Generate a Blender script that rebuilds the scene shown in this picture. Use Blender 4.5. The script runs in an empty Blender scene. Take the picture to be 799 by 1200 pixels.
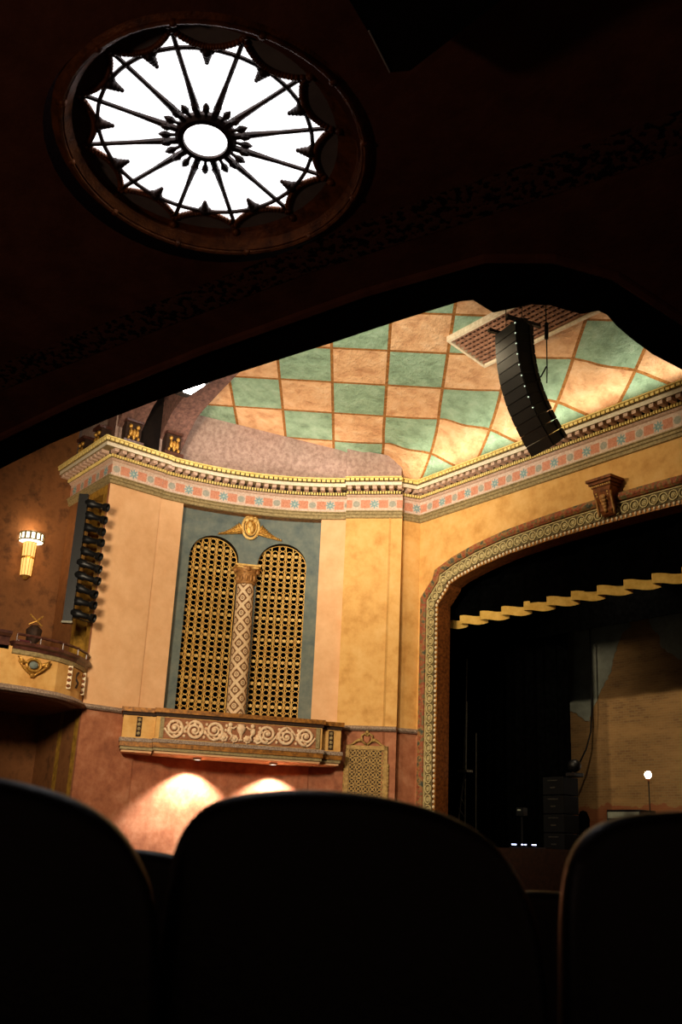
import bpy, math, random
from math import sin, cos, pi, radians, sqrt, atan2, hypot, asin
from mathutils import Vector, Matrix
random.seed(7)
C = bpy.context.scene.collection
SC = bpy.context.scene

# ------------------------------------------------------------------ materials
def lin(c):
    return tuple(((x/255)/12.92 if x/255 <= .04045 else ((x/255+.055)/1.055)**2.4) for x in c)+(1.0,)
class NT:
    def __init__(s, name):
        s.m = bpy.data.materials.new(name); s.m.use_nodes = True
        s.t = s.m.node_tree; s.n = s.t.nodes
        s.b = s.n['Principled BSDF']
    def new(s, ty, **kw):
        o = s.n.new(ty)
        for k, v in kw.items():
            if k.startswith('i_'): o.inputs[int(k[2:]) if k[2:].isdigit() else k[2:]].default_value = v
            else: setattr(o, k, v)
        return o
    def link(s, a, b): s.t.links.new(a, b)
    def math(s, op, a, b=None, c=None):
        o = s.n.new('ShaderNodeMath'); o.operation = op
        for i, x in enumerate((a, b, c)):
            if x is None: continue
            if isinstance(x, (int, float)): o.inputs[i].default_value = x
            else: s.link(x, o.inputs[i])
        return o.outputs[0]
    def mix(s, f, a, b):
        o = s.n.new('ShaderNodeMix'); o.data_type = 'RGBA'
        for i, x in ((0, f), (6, a), (7, b)):
            if isinstance(x, (int, float, tuple)): o.inputs[i].default_value = x
            else: s.link(x, o.inputs[i])
        return o.outputs[2]
    def ramp(s, f, stops):
        o = s.n.new('ShaderNodeValToRGB'); e = o.color_ramp.elements
        while len(e) < len(stops): e.new(.5)
        for q, (p, c) in zip(e, stops): q.position = p; q.color = c
        s.link(f, o.inputs[0]); return o.outputs[0]
    def noise(s, scale, detail=6, rough=.6, coord='Object', stretch=None):
        tc = s.new('ShaderNodeTexCoord'); src = tc.outputs[coord]
        if stretch:
            mp = s.new('ShaderNodeMapping'); mp.inputs['Scale'].default_value = stretch; s.link(src, mp.inputs[0]); src = mp.outputs[0]
        o = s.new('ShaderNodeTexNoise'); s.link(src, o.inputs['Vector'])
        o.inputs['Scale'].default_value = scale; o.inputs['Detail'].default_value = detail; o.inputs['Roughness'].default_value = rough
        return o.outputs[0]
    def bump(s, h, strength=.3, dist=.02):
        o = s.new('ShaderNodeBump'); o.inputs['Strength'].default_value = strength; o.inputs['Distance'].default_value = dist
        s.link(h, o.inputs['Height']); s.link(o.outputs[0], s.b.inputs['Normal'])
    def fin(s, col=None, rough=.7, metal=0, spec=None):
        if col is not None:
            if isinstance(col, tuple): s.b.inputs['Base Color'].default_value = col
            else: s.link(col, s.b.inputs['Base Color'])
        s.b.inputs['Roughness'].default_value = rough; s.b.inputs['Metallic'].default_value = metal
        if spec is not None: s.b.inputs['Specular IOR Level'].default_value = spec
        return s.m
def mottled(name, a, b, scale=3., rough=.75, metal=0, bump=.3, bscale=20, lo=.35, hi=.65, spec=.3, c=None, dist=.02):
    t = NT(name); n1 = t.noise(scale, 8, .65)
    st = [(lo, lin(a)), (hi, lin(b))]
    if c: st = [(lo, lin(a)), ((lo+hi)/2, lin(b)), (hi, lin(c))]
    col = t.ramp(n1, st)
    if bump: t.bump(t.noise(bscale, 5, .6), bump, dist)
    return t.fin(col, rough, metal, spec)
def emis(name, col, strength):
    t = NT(name); t.fin((0, 0, 0, 1), .5)
    t.b.inputs['Emission Color'].default_value = col; t.b.inputs['Emission Strength'].default_value = strength
    return t.m
MT = {}
MT['yellow'] = mottled('golden_plaster', (188, 134, 66), (216, 166, 96), 1.9, bump=.3, bscale=9, c=(228, 184, 118), lo=.25, hi=.75)
MT['peach'] = mottled('peach_plaster', (212, 160, 112), (234, 188, 142), 1.6, bump=.3, bscale=9, lo=.25, hi=.75)
MT['rose'] = mottled('rose_marbled_plaster', (124, 70, 46), (166, 104, 72), 2.0, bump=.2, bscale=14, c=(194, 138, 104), lo=.25, hi=.75)
MT['attic'] = mottled('pink_stippled_plaster', (126, 100, 90), (178, 152, 140), 7, bump=.5, bscale=16, lo=.3, hi=.7)
MT['brown'] = mottled('brown_marbled_plaster', (52, 28, 12), (130, 82, 44), 1.6, bump=.3, bscale=10, c=(100, 60, 28), lo=.25, hi=.75)
MT['slate'] = mottled('blue_green_plaster', (84, 97, 98), (124, 130, 118), 2.2, bump=.2, bscale=12, lo=.3, hi=.7, spec=.2)
MT['gold'] = mottled('antique_gold', (150, 98, 34), (226, 176, 84), 14, rough=.42, metal=.55, bump=.3, bscale=60, spec=.5)
MT['gilt'] = mottled('pale_gilt', (196, 148, 70), (240, 204, 128), 10, rough=.5, metal=.2, bump=.2, bscale=60)
MT['grille'] = mottled('gilded_lattice', (214, 160, 74), (240, 196, 110), 5, rough=.55, metal=.1, bump=.15, bscale=60)
MT['olive'] = mottled('olive_gilt', (122, 106, 72), (170, 150, 106), 12, rough=.6, metal=.1, bump=.3, bscale=50)
MT['cream'] = mottled('cream_stone', (206, 184, 148), (236, 220, 190), 10, bump=.2, bscale=40)
MT['dentil'] = mottled('yellow_dentil_paint', (226, 196, 110), (248, 226, 150), 8, bump=.1, bscale=40)
MT['corona'] = mottled('grey_cream_paint', (214, 200, 174), (236, 226, 204), 8, bump=.2, bscale=40)
MT['pinkstone'] = mottled('pink_cream_paint', (186, 150, 128), (216, 186, 164), 12, bump=.2, bscale=40)
MT['dark'] = mottled('dark_umber_paint', (34, 20, 12), (58, 36, 22), 10, bump=.2, bscale=40)
MT['scroll'] = mottled('cream_rose_carving', (218, 176, 136), (246, 220, 184), 9, bump=.3, bscale=50)
MT['scrollbg'] = mottled('rust_panel', (128, 78, 50), (168, 112, 76), 9, bump=.2, bscale=30)
MT['bronze'] = mottled('brown_bronze', (78, 40, 16), (138, 78, 34), 10, rough=.45, metal=.25, bump=.3, bscale=40)
MT['cornbrown'] = mottled('brown_gilt_moulding', (96, 58, 20), (176, 116, 46), 8, rough=.45, metal=.2, bump=.2, bscale=40)
MT['rope'] = mottled('grey_brown_rope', (110, 86, 68), (178, 158, 142), 22, bump=.6, bscale=40)
MT['teal'] = mottled('painted_teal', (84, 130, 140), (120, 166, 172), 20, bump=.1)
MT['black'] = mottled('black_paint', (8, 8, 9), (16, 16, 18), 8, rough=.45, bump=.1, spec=.4)
MT['velvet'] = mottled('black_velvet', (2, 2, 2), (5, 5, 5), 6, rough=1, bump=.2, spec=0)
MT['mesh_black'] = mottled('speaker_grille_black', (10, 12, 14), (20, 24, 27), 60, rough=.5, bump=.3, bscale=120)
MT['steel'] = mottled('worn_steel', (80, 78, 70), (130, 126, 112), 20, rough=.4, metal=.8, bump=.1)
MT['dimsteel'] = mottled('dull_steel', (50, 48, 42), (84, 80, 70), 20, rough=.5, metal=.5, bump=.1)
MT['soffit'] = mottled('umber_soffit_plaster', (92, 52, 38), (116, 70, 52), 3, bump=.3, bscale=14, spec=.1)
MT['soffdark'] = mottled('shaded_black_brown', (14, 9, 7), (24, 16, 12), 3, bump=.2, bscale=14, spec=.1)  # near-black carrying painted shade on arch reveals, balcony lip and rib slot
MT['seat'] = mottled('black_seat_upholstery', (9, 7, 8), (16, 12, 13), 30, rough=.38, bump=.1, bscale=80, spec=.4)
MT['carpet'] = mottled('dark_carpet', (20, 10, 10), (34, 16, 16), 40, rough=.95, bump=.4, bscale=120, spec=.05)
MT['stage'] = mottled('black_stage_boards', (16, 15, 14), (30, 28, 26), 5, rough=.6, bump=.1)
MT['wood'] = mottled('dark_wood', (54, 28, 22), (92, 54, 44), 6, rough=.35, bump=.1, spec=.5)
MT['maroon'] = mottled('maroon_fabric', (66, 22, 30), (100, 44, 50), 30, rough=.8, bump=.2)
MT['fringe'] = mottled('gold_fringe', (190, 150, 70), (216, 178, 96), 4, rough=.8, bump=.5, bscale=30, spec=.1)
MT['white'] = mottled('white_paint', (196, 192, 184), (226, 222, 214), 10, bump=.05)
MT['pier_end'] = mottled('ochre_plaster', (120, 86, 24), (176, 130, 44), 5, bump=.2)
MT['lamp_white'] = emis('lamp_glow_white', (1, .86, .62, 1), 14)
MT['bulb'] = emis('bulb_glow', (1, .93, .78, 1), 40)
MT['glass'] = emis('laylight_glass', (1, .97, .99, 1), 2.6)
MT['glass_hub'] = emis('laylight_hub_glass', (1, .98, .98, 1), 4)
MT['bronze_dark'] = mottled('dark_bronze', (34, 22, 18), (62, 40, 30), 10, rough=.5, metal=.2, bump=.2, bscale=40)
MT['dimplate'] = mottled('grey_brown_plate', (120, 110, 104), (140, 130, 122), 4, bump=.1)
MT['rib'] = mottled('brown_stippled_plaster', (78, 52, 44), (122, 86, 74), 7, bump=.4, bscale=16)
MT['capgold'] = mottled('aged_gold_capital', (130, 86, 44), (190, 138, 78), 10, rough=.5, metal=.15, bump=.3, bscale=40)
MT['dullgilt'] = mottled('dull_gilt', (140, 108, 56), (188, 152, 88), 10, rough=.6, metal=.1, bump=.2, bscale=50)
MT['ringpaint'] = mottled('cream_olive_paint', (176, 156, 104), (214, 198, 146), 10, bump=.2)
MT['bandground'] = mottled('grey_olive_ground', (84, 72, 46), (116, 100, 66), 10, bump=.2)
MT['rackblack'] = mottled('matt_black', (3, 3, 4), (6, 6, 7), 8, rough=.7, bump=.1, spec=.2)
MT['slat'] = mottled('pale_pink_slats', (112, 74, 54), (166, 122, 96), 8, bump=.1)
MT['sconce_glass'] = emis('amber_sconce_glass', (1, .52, .14, 1), 1.6)
MT['sconce_top'] = emis('bright_sconce_glass', (1, .86, .56, 1), 5)
MT['led_blue'] = emis('blue_white_led', (.55, .6, 1, 1), 5)
MT['led_dot'] = emis('green_white_led', (.85, 1, .75, 1), 1.2)
MT['slot'] = emis('floodlight_lens', (1, .92, .86, 1), 30)
MT['down'] = emis('downlight_lens', (1, .9, .75, 1), 10)

def m_frieze():
    t = NT('painted_frieze'); uv = t.new('ShaderNodeUVMap'); sp = t.new('ShaderNodeSeparateXYZ'); t.link(uv.outputs[0], sp.inputs[0])
    x, y = sp.outputs[0], sp.outputs[1]           # x metres along, y 0..1 up
    ph = t.math('MULTIPLY', t.math('PINGPONG', x, .62), 1.0)   # 0 at big flower, .62 at small
    yc = t.math('ABSOLUTE', t.math('SUBTRACT', y, .5))
    inband = t.math('LESS_THAN', yc, .30)
    blk = t.math('MULTIPLY', t.math('MULTIPLY', t.math('GREATER_THAN', ph, .15), t.math('LESS_THAN', ph, .47)), inband)
    n = t.noise(18, 5, .7)
    ground = t.ramp(n, [(.35, lin((188, 156, 138))), (.65, lin((222, 202, 186)))])
    orange = t.ramp(n, [(.3, lin((184, 116, 88))), (.7, lin((216, 156, 130)))])
    col = t.mix(blk, ground, orange)
    ye = t.math('MULTIPLY', t.math('SUBTRACT', y, .5), .5)
    d2 = t.math('SQRT', t.math('ADD', t.math('MULTIPLY', ph, ph), t.math('MULTIPLY', ye, ye)))
    ang = t.math('ARCTAN2', ye, ph)
    pet = t.math('ADD', .13, t.math('MULTIPLY', .045, t.math('COSINE', t.math('MULTIPLY', ang, 8))))
    blue = t.ramp(n, [(.3, lin((96, 132, 136))), (.7, lin((150, 176, 176)))])
    col = t.mix(t.math('LESS_THAN', d2, pet), col, blue)
    q = t.math('SUBTRACT', .62, ph)
    d3 = t.math('SQRT', t.math('ADD', t.math('MULTIPLY', q, q), t.math('MULTIPLY', ye, ye)))
    grey = t.ramp(n, [(.3, lin((134, 140, 128))), (.7, lin((178, 172, 160)))])
    col = t.mix(t.math('LESS_THAN', d3, .12), col, grey)
    col = t.mix(t.math('LESS_THAN', d2, .035), col, lin((180, 190, 180)))
    t.bump(n, .2, .01)
    return t.fin(col, .75, 0, .2)
MT['frieze'] = m_frieze()
def m_ceiling():
    t = NT('checkered_ceiling_plaster'); uv = t.new('ShaderNodeUVMap'); sp = t.new('ShaderNodeSeparateXYZ'); t.link(uv.outputs[0], sp.inputs[0])
    x, y = sp.outputs[0], sp.outputs[1]
    n = t.noise(2.2, 9, .62); n2 = t.noise(9, 6, .7)
    par = t.math('FLOORED_MODULO', t.math('ADD', t.math('FLOOR', x), t.math('FLOOR', y)), 2.0)
    peach = t.ramp(n, [(.25, lin((184, 128, 86))), (.5, lin((222, 172, 124))), (.75, lin((236, 196, 152)))])
    green = t.ramp(n, [(.25, lin((112, 134, 106))), (.5, lin((146, 172, 140))), (.75, lin((172, 194, 164)))])
    col = t.mix(t.math('GREATER_THAN', par, .5), peach, green)
    ex = t.math('ABSOLUTE', t.math('SUBTRACT', t.math('FRACT', t.math('ADD', x, .5)), .5))
    ey = t.math('ABSOLUTE', t.math('SUBTRACT', t.math('FRACT', t.math('ADD', y, .5)), .5))
    e = t.math('MINIMUM', ex, ey)
    rib = t.math('LESS_THAN', e, .026)
    col = t.mix(rib, col, t.ramp(n2, [(.3, lin((120, 72, 28))), (.7, lin((176, 120, 62)))]))
    h = t.math('ADD', t.math('MULTIPLY', rib, .6), t.math('ADD', t.math('MULTIPLY', n, 1.3), t.math('MULTIPLY', n2, .5)))
    t.bump(h, 1.0, .11)
    return t.fin(col, .85, 0, .15)
MT['ceiling'] = m_ceiling()
def m_column():
    t = NT('diamond_carved_shaft'); uv = t.new('ShaderNodeUVMap'); sp = t.new('ShaderNodeSeparateXYZ'); t.link(uv.outputs[0], sp.inputs[0])
    u = t.math('MULTIPLY', sp.outputs[0], 1.0); v = sp.outputs[1]
    a = t.math('ADD', u, v); b = t.math('SUBTRACT', u, v)
    fa = t.math('SUBTRACT', t.math('FRACT', a), .5); fb = t.math('SUBTRACT', t.math('FRACT', b), .5)
    edge = t.math('MAXIMUM', t.math('ABSOLUTE', fa), t.math('ABSOLUTE', fb))
    band = t.math('GREATER_THAN', edge, .36)
    r = t.math('SQRT', t.math('ADD', t.math('MULTIPLY', fa, fa), t.math('MULTIPLY', fb, fb)))
    ring = t.math('MULTIPLY', t.math('GREATER_THAN', r, .13), t.math('LESS_THAN', r, .24))
    dot = t.math('LESS_THAN', r, .07)
    hl = t.math('MAXIMUM', band, t.math('MAXIMUM', ring, dot))
    n = t.noise(16, 5, .7)
    light = t.ramp(n, [(.3, lin((214, 178, 134))), (.7, lin((240, 214, 176)))])
    darkc = t.ramp(n, [(.3, lin((96, 62, 36))), (.7, lin((140, 98, 60)))])
    t.bump(hl, .7, .03)
    return t.fin(t.mix(hl, darkc, light), .7, 0, .25)
MT['shaft'] = m_column()
def m_brick():
    t = NT('old_stage_brick'); tc = t.new('ShaderNodeTexCoord'); sp = t.new('ShaderNodeSeparateXYZ'); t.link(tc.outputs['Object'], sp.inputs[0])
    cb = t.new('ShaderNodeCombineXYZ'); t.link(sp.outputs[0], cb.inputs[0]); t.link(sp.outputs[2], cb.inputs[1])
    br = t.new('ShaderNodeTexBrick'); t.link(cb.outputs[0], br.inputs['Vector'])
    br.inputs['Scale'].default_value = 1; br.inputs['Brick Width'].default_value = .24; br.inputs['Row Height'].default_value = .085
    br.inputs['Mortar Size'].default_value = .008
    br.inputs['Color1'].default_value = lin((146, 108, 66)); br.inputs['Color2'].default_value = lin((118, 84, 54)); br.inputs['Mortar'].default_value = lin((146, 126, 88))
    n = t.noise(.9, 8, .7, stretch=(.5, 1, 2.2))
    col = t.mix(t.ramp(n, [(.35, (0, 0, 0, 1)), (.7, (1, 1, 1, 1))]), br.outputs[0], lin((176, 134, 84)))
    # a red painted dado low on the wall
    low = t.math('LESS_THAN', t.math('ADD', sp.outputs[2], t.math('MULTIPLY', t.noise(2), .8)), 3.7)
    col = t.mix(t.math('MULTIPLY', low, .6), col, lin((150, 70, 44)))
    t.bump(br.outputs['Fac'], -.3, .01)
    return t.fin(col, .85, 0, .15)
MT['brick'] = m_brick()
MT['plaster_old'] = mottled('old_grey_plaster', (132, 134, 118), (164, 166, 148), 1.5, bump=.2)
def m_fret():
    t = NT('stencilled_soffit_band'); n = t.noise(20, 2, .5)
    col = t.ramp(n, [(.44, lin((30, 18, 16))), (.5, lin((104, 64, 50)))])
    t.bump(n, .5, .02); return t.fin(col, .8, 0, .1)
MT['fret'] = m_fret()
def m_leaf():
    t = NT('polychrome_leaf_moulding'); n = t.noise(5, 3, .5)
    col = t.ramp(n, [(.35, lin((70, 74, 62))), (.45, lin((150, 112, 64))), (.55, lin((150, 70, 48))), (.65, lin((112, 100, 62)))])
    t.bump(t.noise(18, 4, .6), .7, .03); return t.fin(col, .65, 0, .3)
MT['leaf'] = m_leaf()

# ------------------------------------------------------------------ mesh builder
class MB:
    def __init__(s, T=None): s.v = []; s.f = []; s.mi = []; s.uv = []; s.T = T; s.cur = 0
    def add(s, pts, faces, uvs=None, mi=None):
        b = len(s.v)
        s.v += [tuple(s.T(*p)) if s.T else tuple(p) for p in pts]
        for k, f in enumerate(faces):
            s.f.append([b+i for i in f]); s.mi.append(s.cur if mi is None else mi)
            s.uv.append([uvs[i] for i in f] if uvs else None)
        return s
    def box(s, x0, x1, y0, y1, z0, z1, top=1.0, mi=None):
        cx, cy = (x0+x1)/2, (y0+y1)/2; P = []
        for z, k in ((z0, 1.0), (z1, top)):
            for x, y in ((x0, y0), (x1, y0), (x1, y1), (x0, y1)): P.append((cx+(x-cx)*k, cy+(y-cy)*k, z))
        return s.add(P, [(3, 2, 1, 0), (4, 5, 6, 7), (0, 1, 5, 4), (1, 2, 6, 5), (2, 3, 7, 6), (3, 0, 4, 7)], mi=mi)
    def obox(s, o, ax, ay, az, hx, hy, hz, mi=None):     # oriented box
        o, ax, ay, az = Vector(o), Vector(ax), Vector(ay), Vector(az)
        P = [o+ax*(a*hx)+ay*(b*hy)+az*(c*hz) for c in (-1, 1) for a, b in ((-1, -1), (1, -1), (1, 1), (-1, 1))]
        return s.add([tuple(p) for p in P], [(3, 2, 1, 0), (4, 5, 6, 7), (0, 1, 5, 4), (1, 2, 6, 5), (2, 3, 7, 6), (3, 0, 4, 7)], mi=mi)
    def tube(s, path, r, n=8, mi=None, closed=False, flat=1.0):
        path = [Vector(p) for p in path]; N = len(path); rr = r if callable(r) else (lambda t: r)
        pts = []; ref = None
        for i, p in enumerate(path):
            if closed: d = path[(i+1) % N]-path[i-1]
            else: d = path[min(i+1, N-1)]-path[max(i-1, 0)]
            d.normalize()
            if ref is None:
                ref = Vector((0, 0, 1)) if abs(d.z) < .9 else Vector((1, 0, 0))
            a = ref-d*ref.dot(d)
            if a.length < 1e-4: a = d.orthogonal()
            a.normalize(); ref = a; b = d.cross(a); R = rr(i/max(N-1, 1))
            for k in range(n):
                q = 2*pi*k/n; pts.append(tuple(p+a*(cos(q)*R)+b*(sin(q)*R*flat)))
        F = []
        for i in range(N if closed else N-1):
            for k in range(n):
                j = (i+1) % N; F.append((i*n+k, i*n+(k+1) % n, j*n+(k+1) % n, j*n+k))
        if not closed: F.append(tuple(range(n-1, -1, -1))); F.append(tuple((N-1)*n+k for k in range(n)))
        return s.add(pts, F, mi=mi)
    def lathe(s, prof, o=(0, 0, 0), ax=(0, 0, 1), n=20, mi=None, uvk=None, a0=0, a1=2*pi):
        o, ax = Vector(o), Vector(ax).normalized(); e = Vector((0, 0, 1)) if abs(ax.z) < .9 else Vector((1, 0, 0))
        a = (e-ax*e.dot(ax)).normalized(); b = ax.cross(a); full = abs(a1-a0-2*pi) < 1e-6
        pts = []; uvs = []
        for (r, h) in prof:
            for k in range(n+1):
                q = a0+(a1-a0)*k/n; pts.append(tuple(o+ax*h+a*(cos(q)*r)+b*(sin(q)*r))); uvs.append((k/n*(uvk[0] if uvk else 1), h*(uvk[1] if uvk else 1)))
        F = [(i*(n+1)+k, i*(n+1)+k+1, (i+1)*(n+1)+k+1, (i+1)*(n+1)+k) for i in range(len(prof)-1) for k in range(n)]
        return s.add(pts, F, uvs, mi=mi)
    def ball(s, o, rx, ry=None, rz=None, n=10, m=6, mi=None, ax=(1, 0, 0), ay=(0, 1, 0), az=(0, 0, 1)):
        ry = ry or rx; rz = rz or rx; o, ax, ay, az = Vector(o), Vector(ax), Vector(ay), Vector(az); pts = []
        for j in range(m+1):
            t = pi*j/m
            for k in range(n):
                q = 2*pi*k/n; pts.append(tuple(o+ax*(rx*sin(t)*cos(q))+ay*(ry*sin(t)*sin(q))+az*(rz*cos(t))))
        F = [(j*n+k, (j+1)*n+k, (j+1)*n+(k+1) % n, j*n+(k+1) % n) for j in range(m) for k in range(n)]
        return s.add(pts, F, mi=mi)
    def prism(s, poly, d0, d1, mi=None, plane='xz'):      # poly in (x,z), extruded along y d0..d1
        n = len(poly)
        g = (lambda a, b, d: (a, d, b)) if plane == 'xz' else (lambda a, b, d: (a, b, d))
        P = [g(a, b, d0) for a, b in poly]+[g(a, b, d1) for a, b in poly]
        F = [tuple(range(n-1, -1, -1)), tuple(range(n, 2*n))]+[(i, (i+1) % n, n+(i+1) % n, n+i) for i in range(n)]
        return s.add(P, F, mi=mi)
    def ring(s, cx, cz, ri, ro, d0, d1, n=12, mi=None, sz=1.0):    # flat ring in x-z plane, front at d1
        P = []
        for k in range(n):
            q = 2*pi*k/n; c, e = cos(q), sin(q)*sz
            P += [(cx+ri*c, d0, cz+ri*e), (cx+ri*c, d1, cz+ri*e), (cx+ro*c, d1, cz+ro*e), (cx+ro*c, d0, cz+ro*e)]
        F = []
        for k in range(n):
            a, b = 4*k, 4*((k+1) % n)
            for j in range(3): F.append((a+j, a+j+1, b+j+1, b+j))
        return s.add(P, F, mi=mi)
    def build(s, name, mats, parent=None, smooth=False, bevel=0, origin=None):
        if not isinstance(mats, (list, tuple)): mats = [mats]
        o3 = Vector(parent.location) if (parent is not None and parent.get('_abs')) else Vector((0, 0, 0))
        if parent is not None and parent.parent is not None and parent.get('_abs') is None and parent.get('_ch'): o3 = Vector(parent['_ch'])
        if origin is not None: o3 = Vector(origin)
        me = bpy.data.meshes.new(name)
        me.from_pydata([tuple(Vector(p)-o3) for p in s.v], [], s.f); me.update()
        for m in mats: me.materials.append(MT[m] if isinstance(m, str) else m)
        me.polygons.foreach_set('material_index', s.mi)
        if any(u for u in s.uv):
            L = me.uv_layers.new(name='UVMap')
            for p, u in zip(me.polygons, s.uv):
                if u:
                    for li, c in zip(p.loop_indices, u): L.data[li].uv = c
        if smooth: me.polygons.foreach_set('use_smooth', [True]*len(me.polygons))
        ob = bpy.data.objects.new(name, me); C.objects.link(ob)
        if origin is not None: ob.location = o3
        if parent is not None: ob.parent = parent; ob['_ch'] = tuple(o3)
        if bevel:
            b = ob.modifiers.new('bevel', 'BEVEL'); b.width = bevel; b.segments = 2; b.limit_method = 'ANGLE'
        return ob
def tag(o, label, cat=None, group=None, kind=None):
    o['label'] = label
    if cat: o['category'] = cat
    if group: o['group'] = group
    if kind: o['kind'] = kind
    return o
def thing(name, label, cat, loc=(0, 0, 0), group=None, absolute=True, rotz=0):
    e = bpy.data.objects.new(name, None); e.empty_display_size = .2; C.objects.link(e); e.location = loc; e.rotation_euler = (0, 0, rotz)
    if absolute: e['_abs'] = 1
    return tag(e, label, cat, group)
def struct(o, label, cat='wall'): return tag(o, label, cat, None, 'structure')
def copy_tree(o, parent=None):
    c = o.copy(); C.objects.link(c)
    if parent is not None: c.parent = parent
    for ch in list(o.children): copy_tree(ch, c)
    return c

# ------------------------------------------------------------------ plan of the bay
CCX, CCY, RR = -21.07, 13.94, 8.338; ARC = 6.548
def arc(s, d=0.):
    ph = radians(178.9)-s/RR; return (CCX+(RR-d)*cos(ph), CCY+(RR-d)*sin(ph))
def TA(s, d, z): x, y = arc(s, d); return (x, y, z)
PA = (-26.74, 19.83); PB = (-25.38, 21.19)           # pilaster face
PD = Vector((PB[0]-PA[0], PB[1]-PA[1])).normalized(); PN = Vector((PD.y, -PD.x)); PL = hypot(PB[0]-PA[0], PB[1]-PA[1])
def TP(s, d, z): return (PA[0]+PD.x*s+PN.x*d, PA[1]+PD.y*s+PN.y*d, z)
BM = Vector((-28.13, 17.02)); BU = Vector((.401, .916)); BN = Vector((.916, -.401))
def TB(u, o, z): return (BM.x+BU.x*u+BN.x*o, BM.y+BU.y*u+BN.y*o, z)
def ceil_z(y, x=-22): return 14.24+(22-y)*.2203+(x+22)*.007
def offs(path, d, closed=False):                     # offset a plan polyline to its right-hand side
    out = []; n = len(path)
    for i in range(n):
        ns = []
        if i > 0: a, b = path[i-1], path[i]; l = hypot(b[0]-a[0], b[1]-a[1]); ns.append(((b[1]-a[1])/l, -(b[0]-a[0])/l))
        if i < n-1: a, b = path[i], path[i+1]; l = hypot(b[0]-a[0], b[1]-a[1]); ns.append(((b[1]-a[1])/l, -(b[0]-a[0])/l))
        mx = sum(q[0] for q in ns)/len(ns); my = sum(q[1] for q in ns)/len(ns); k = mx*mx+my*my
        out.append((path[i][0]+mx/k*d, path[i][1]+my/k*d))
    return out
def sweep(mb, path, prof, mis=None, cap=True, u0=0.):
    rings = [offs(path, d) for d, z in prof]; n = len(path)
    L = [u0]
    for i in range(1, n): L.append(L[-1]+hypot(path[i][0]-path[i-1][0], path[i][1]-path[i-1][1]))
    for j in range(len(prof)-1):
        P = []; U = []
        for i in range(n):
            P += [(rings[j][i][0], rings[j][i][1], prof[j][1]), (rings[j+1][i][0], rings[j+1][i][1], prof[j+1][1])]; U += [(L[i], 0), (L[i], 1)]
        mb.add(P, [(2*i, 2*i+2, 2*i+3, 2*i+1) for i in range(n-1)], U, mi=mis[j] if mis else None)
    if cap:
        for i in (0, n-1):
            m = len(prof); P = [(rings[j][i][0], rings[j][i][1], prof[j][1]) for j in range(m)]
            P += [(path[i][0], path[i][1], prof[-1][1]), (path[i][0], path[i][1], prof[0][1])]
            mb.add(P, [tuple(range(len(P)))], [(0, 0)]*len(P), mi=mis[-1] if mis else None)
def walk(path, pitch, start=.5):                     # points at even pitch with tangent
    out = []; t = pitch*start
    for i in range(len(path)-1):
        a, b = Vector(path[i]), Vector(path[i+1]); l = (b-a).length; d = (b-a)/l
        while t < l: out.append((a+d*t, d)); t += pitch
        t -= l
    return out
ARCP = [arc(ARC*i/40) for i in range(41)]
S0 = [(-32.5, 12.25), (-29.22, 12.25), (-29.36, 14.12)]
S2 = [PA, PB]
S3 = [(-25.66, 20.95), (-25.36, 22.0), (-6.0, 22.0)]
SEGS = [('pier', S0), ('arc', ARCP), ('pilaster', S2), ('front', S3)]

# ------------------------------------------------------------------ walls
wl = MB(); wl.add([(-32.5, -8, 0), (-32.5, 12.25, 0), (-32.5, 12.25, 17), (-32.5, -8, 19)], [(0, 1, 2, 3)])
struct(wl.build('wall_left', 'brown'), 'dark brown marbled side wall of the hall behind the boxes')
# pier end face with a tall dark niche
we = MB()
X = [-32.5, -30.85, -30.55, -29.65, -29.35, -29.22]; Mi = [0, 1, 2, 1, 3]
for i in range(5):
    if i == 2:
        we.add([(X[2], 12.25, 11.9), (X[3], 12.25, 11.9), (X[3], 12.25, 12.3), (X[2], 12.25, 12.3)], [(0, 1, 2, 3)], mi=1)
        we.add([(X[2], 13.0, 5.0), (X[3], 13.0, 5.0), (X[3], 13.0, 11.9), (X[2], 13.0, 11.9)], [(0, 1, 2, 3)], mi=2)
        for xx in (X[2], X[3]): we.add([(xx, 12.25, 5.0), (xx, 13.0, 5.0), (xx, 13.0, 11.9), (xx, 12.25, 11.9)], [(0, 1, 2, 3)], mi=1)
        we.add([(X[2], 12.25, 11.9), (X[3], 12.25, 11.9), (X[3], 13, 11.9), (X[2], 13, 11.9)], [(0, 1, 2, 3)], mi=1)
        we.add([(X[2], 12.25, 0), (X[3], 12.25, 0), (X[3], 12.25, 5.0), (X[2], 12.25, 5.0)], [(0, 1, 2, 3)], mi=0)
    else: we.add([(X[i], 12.25, 0), (X[i+1], 12.25, 0), (X[i+1], 12.25, 12.3), (X[i], 12.25, 12.3)], [(0, 1, 2, 3)], mi=Mi[i])
struct(we.build('wall_pier_end', ['brown', 'pier_end', 'velvet', 'rose']), 'narrow ochre end of the pier behind the row of black lamps')
wp = MB(); B_, C_ = S0[1], S0[2]
wp.add([(B_[0], B_[1], 0), (C_[0], C_[1], 0), (C_[0], C_[1], 5.05), (B_[0], B_[1], 5.05)], [(0, 1, 2, 3)], mi=1)
wp.add([(B_[0], B_[1], 5.05), (C_[0], C_[1], 5.05), (C_[0], C_[1], 12.25), (B_[0], B_[1], 12.25)], [(0, 1, 2, 3)], mi=0)
wp.add([(C_[0], C_[1], 0), (C_[0]-.2, C_[1], 0), (C_[0]-.2, C_[1], 12.25), (C_[0], C_[1], 12.25)], [(0, 1, 2, 3)], mi=0)
struct(wp.build('wall_pier', ['peach', 'rose']), 'peach plaster pier left of the blue-green arched recess')
SL, SR, ZT, ZB = .87, 5.67, 12.15, 5.1
wb = MB(TA)
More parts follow.
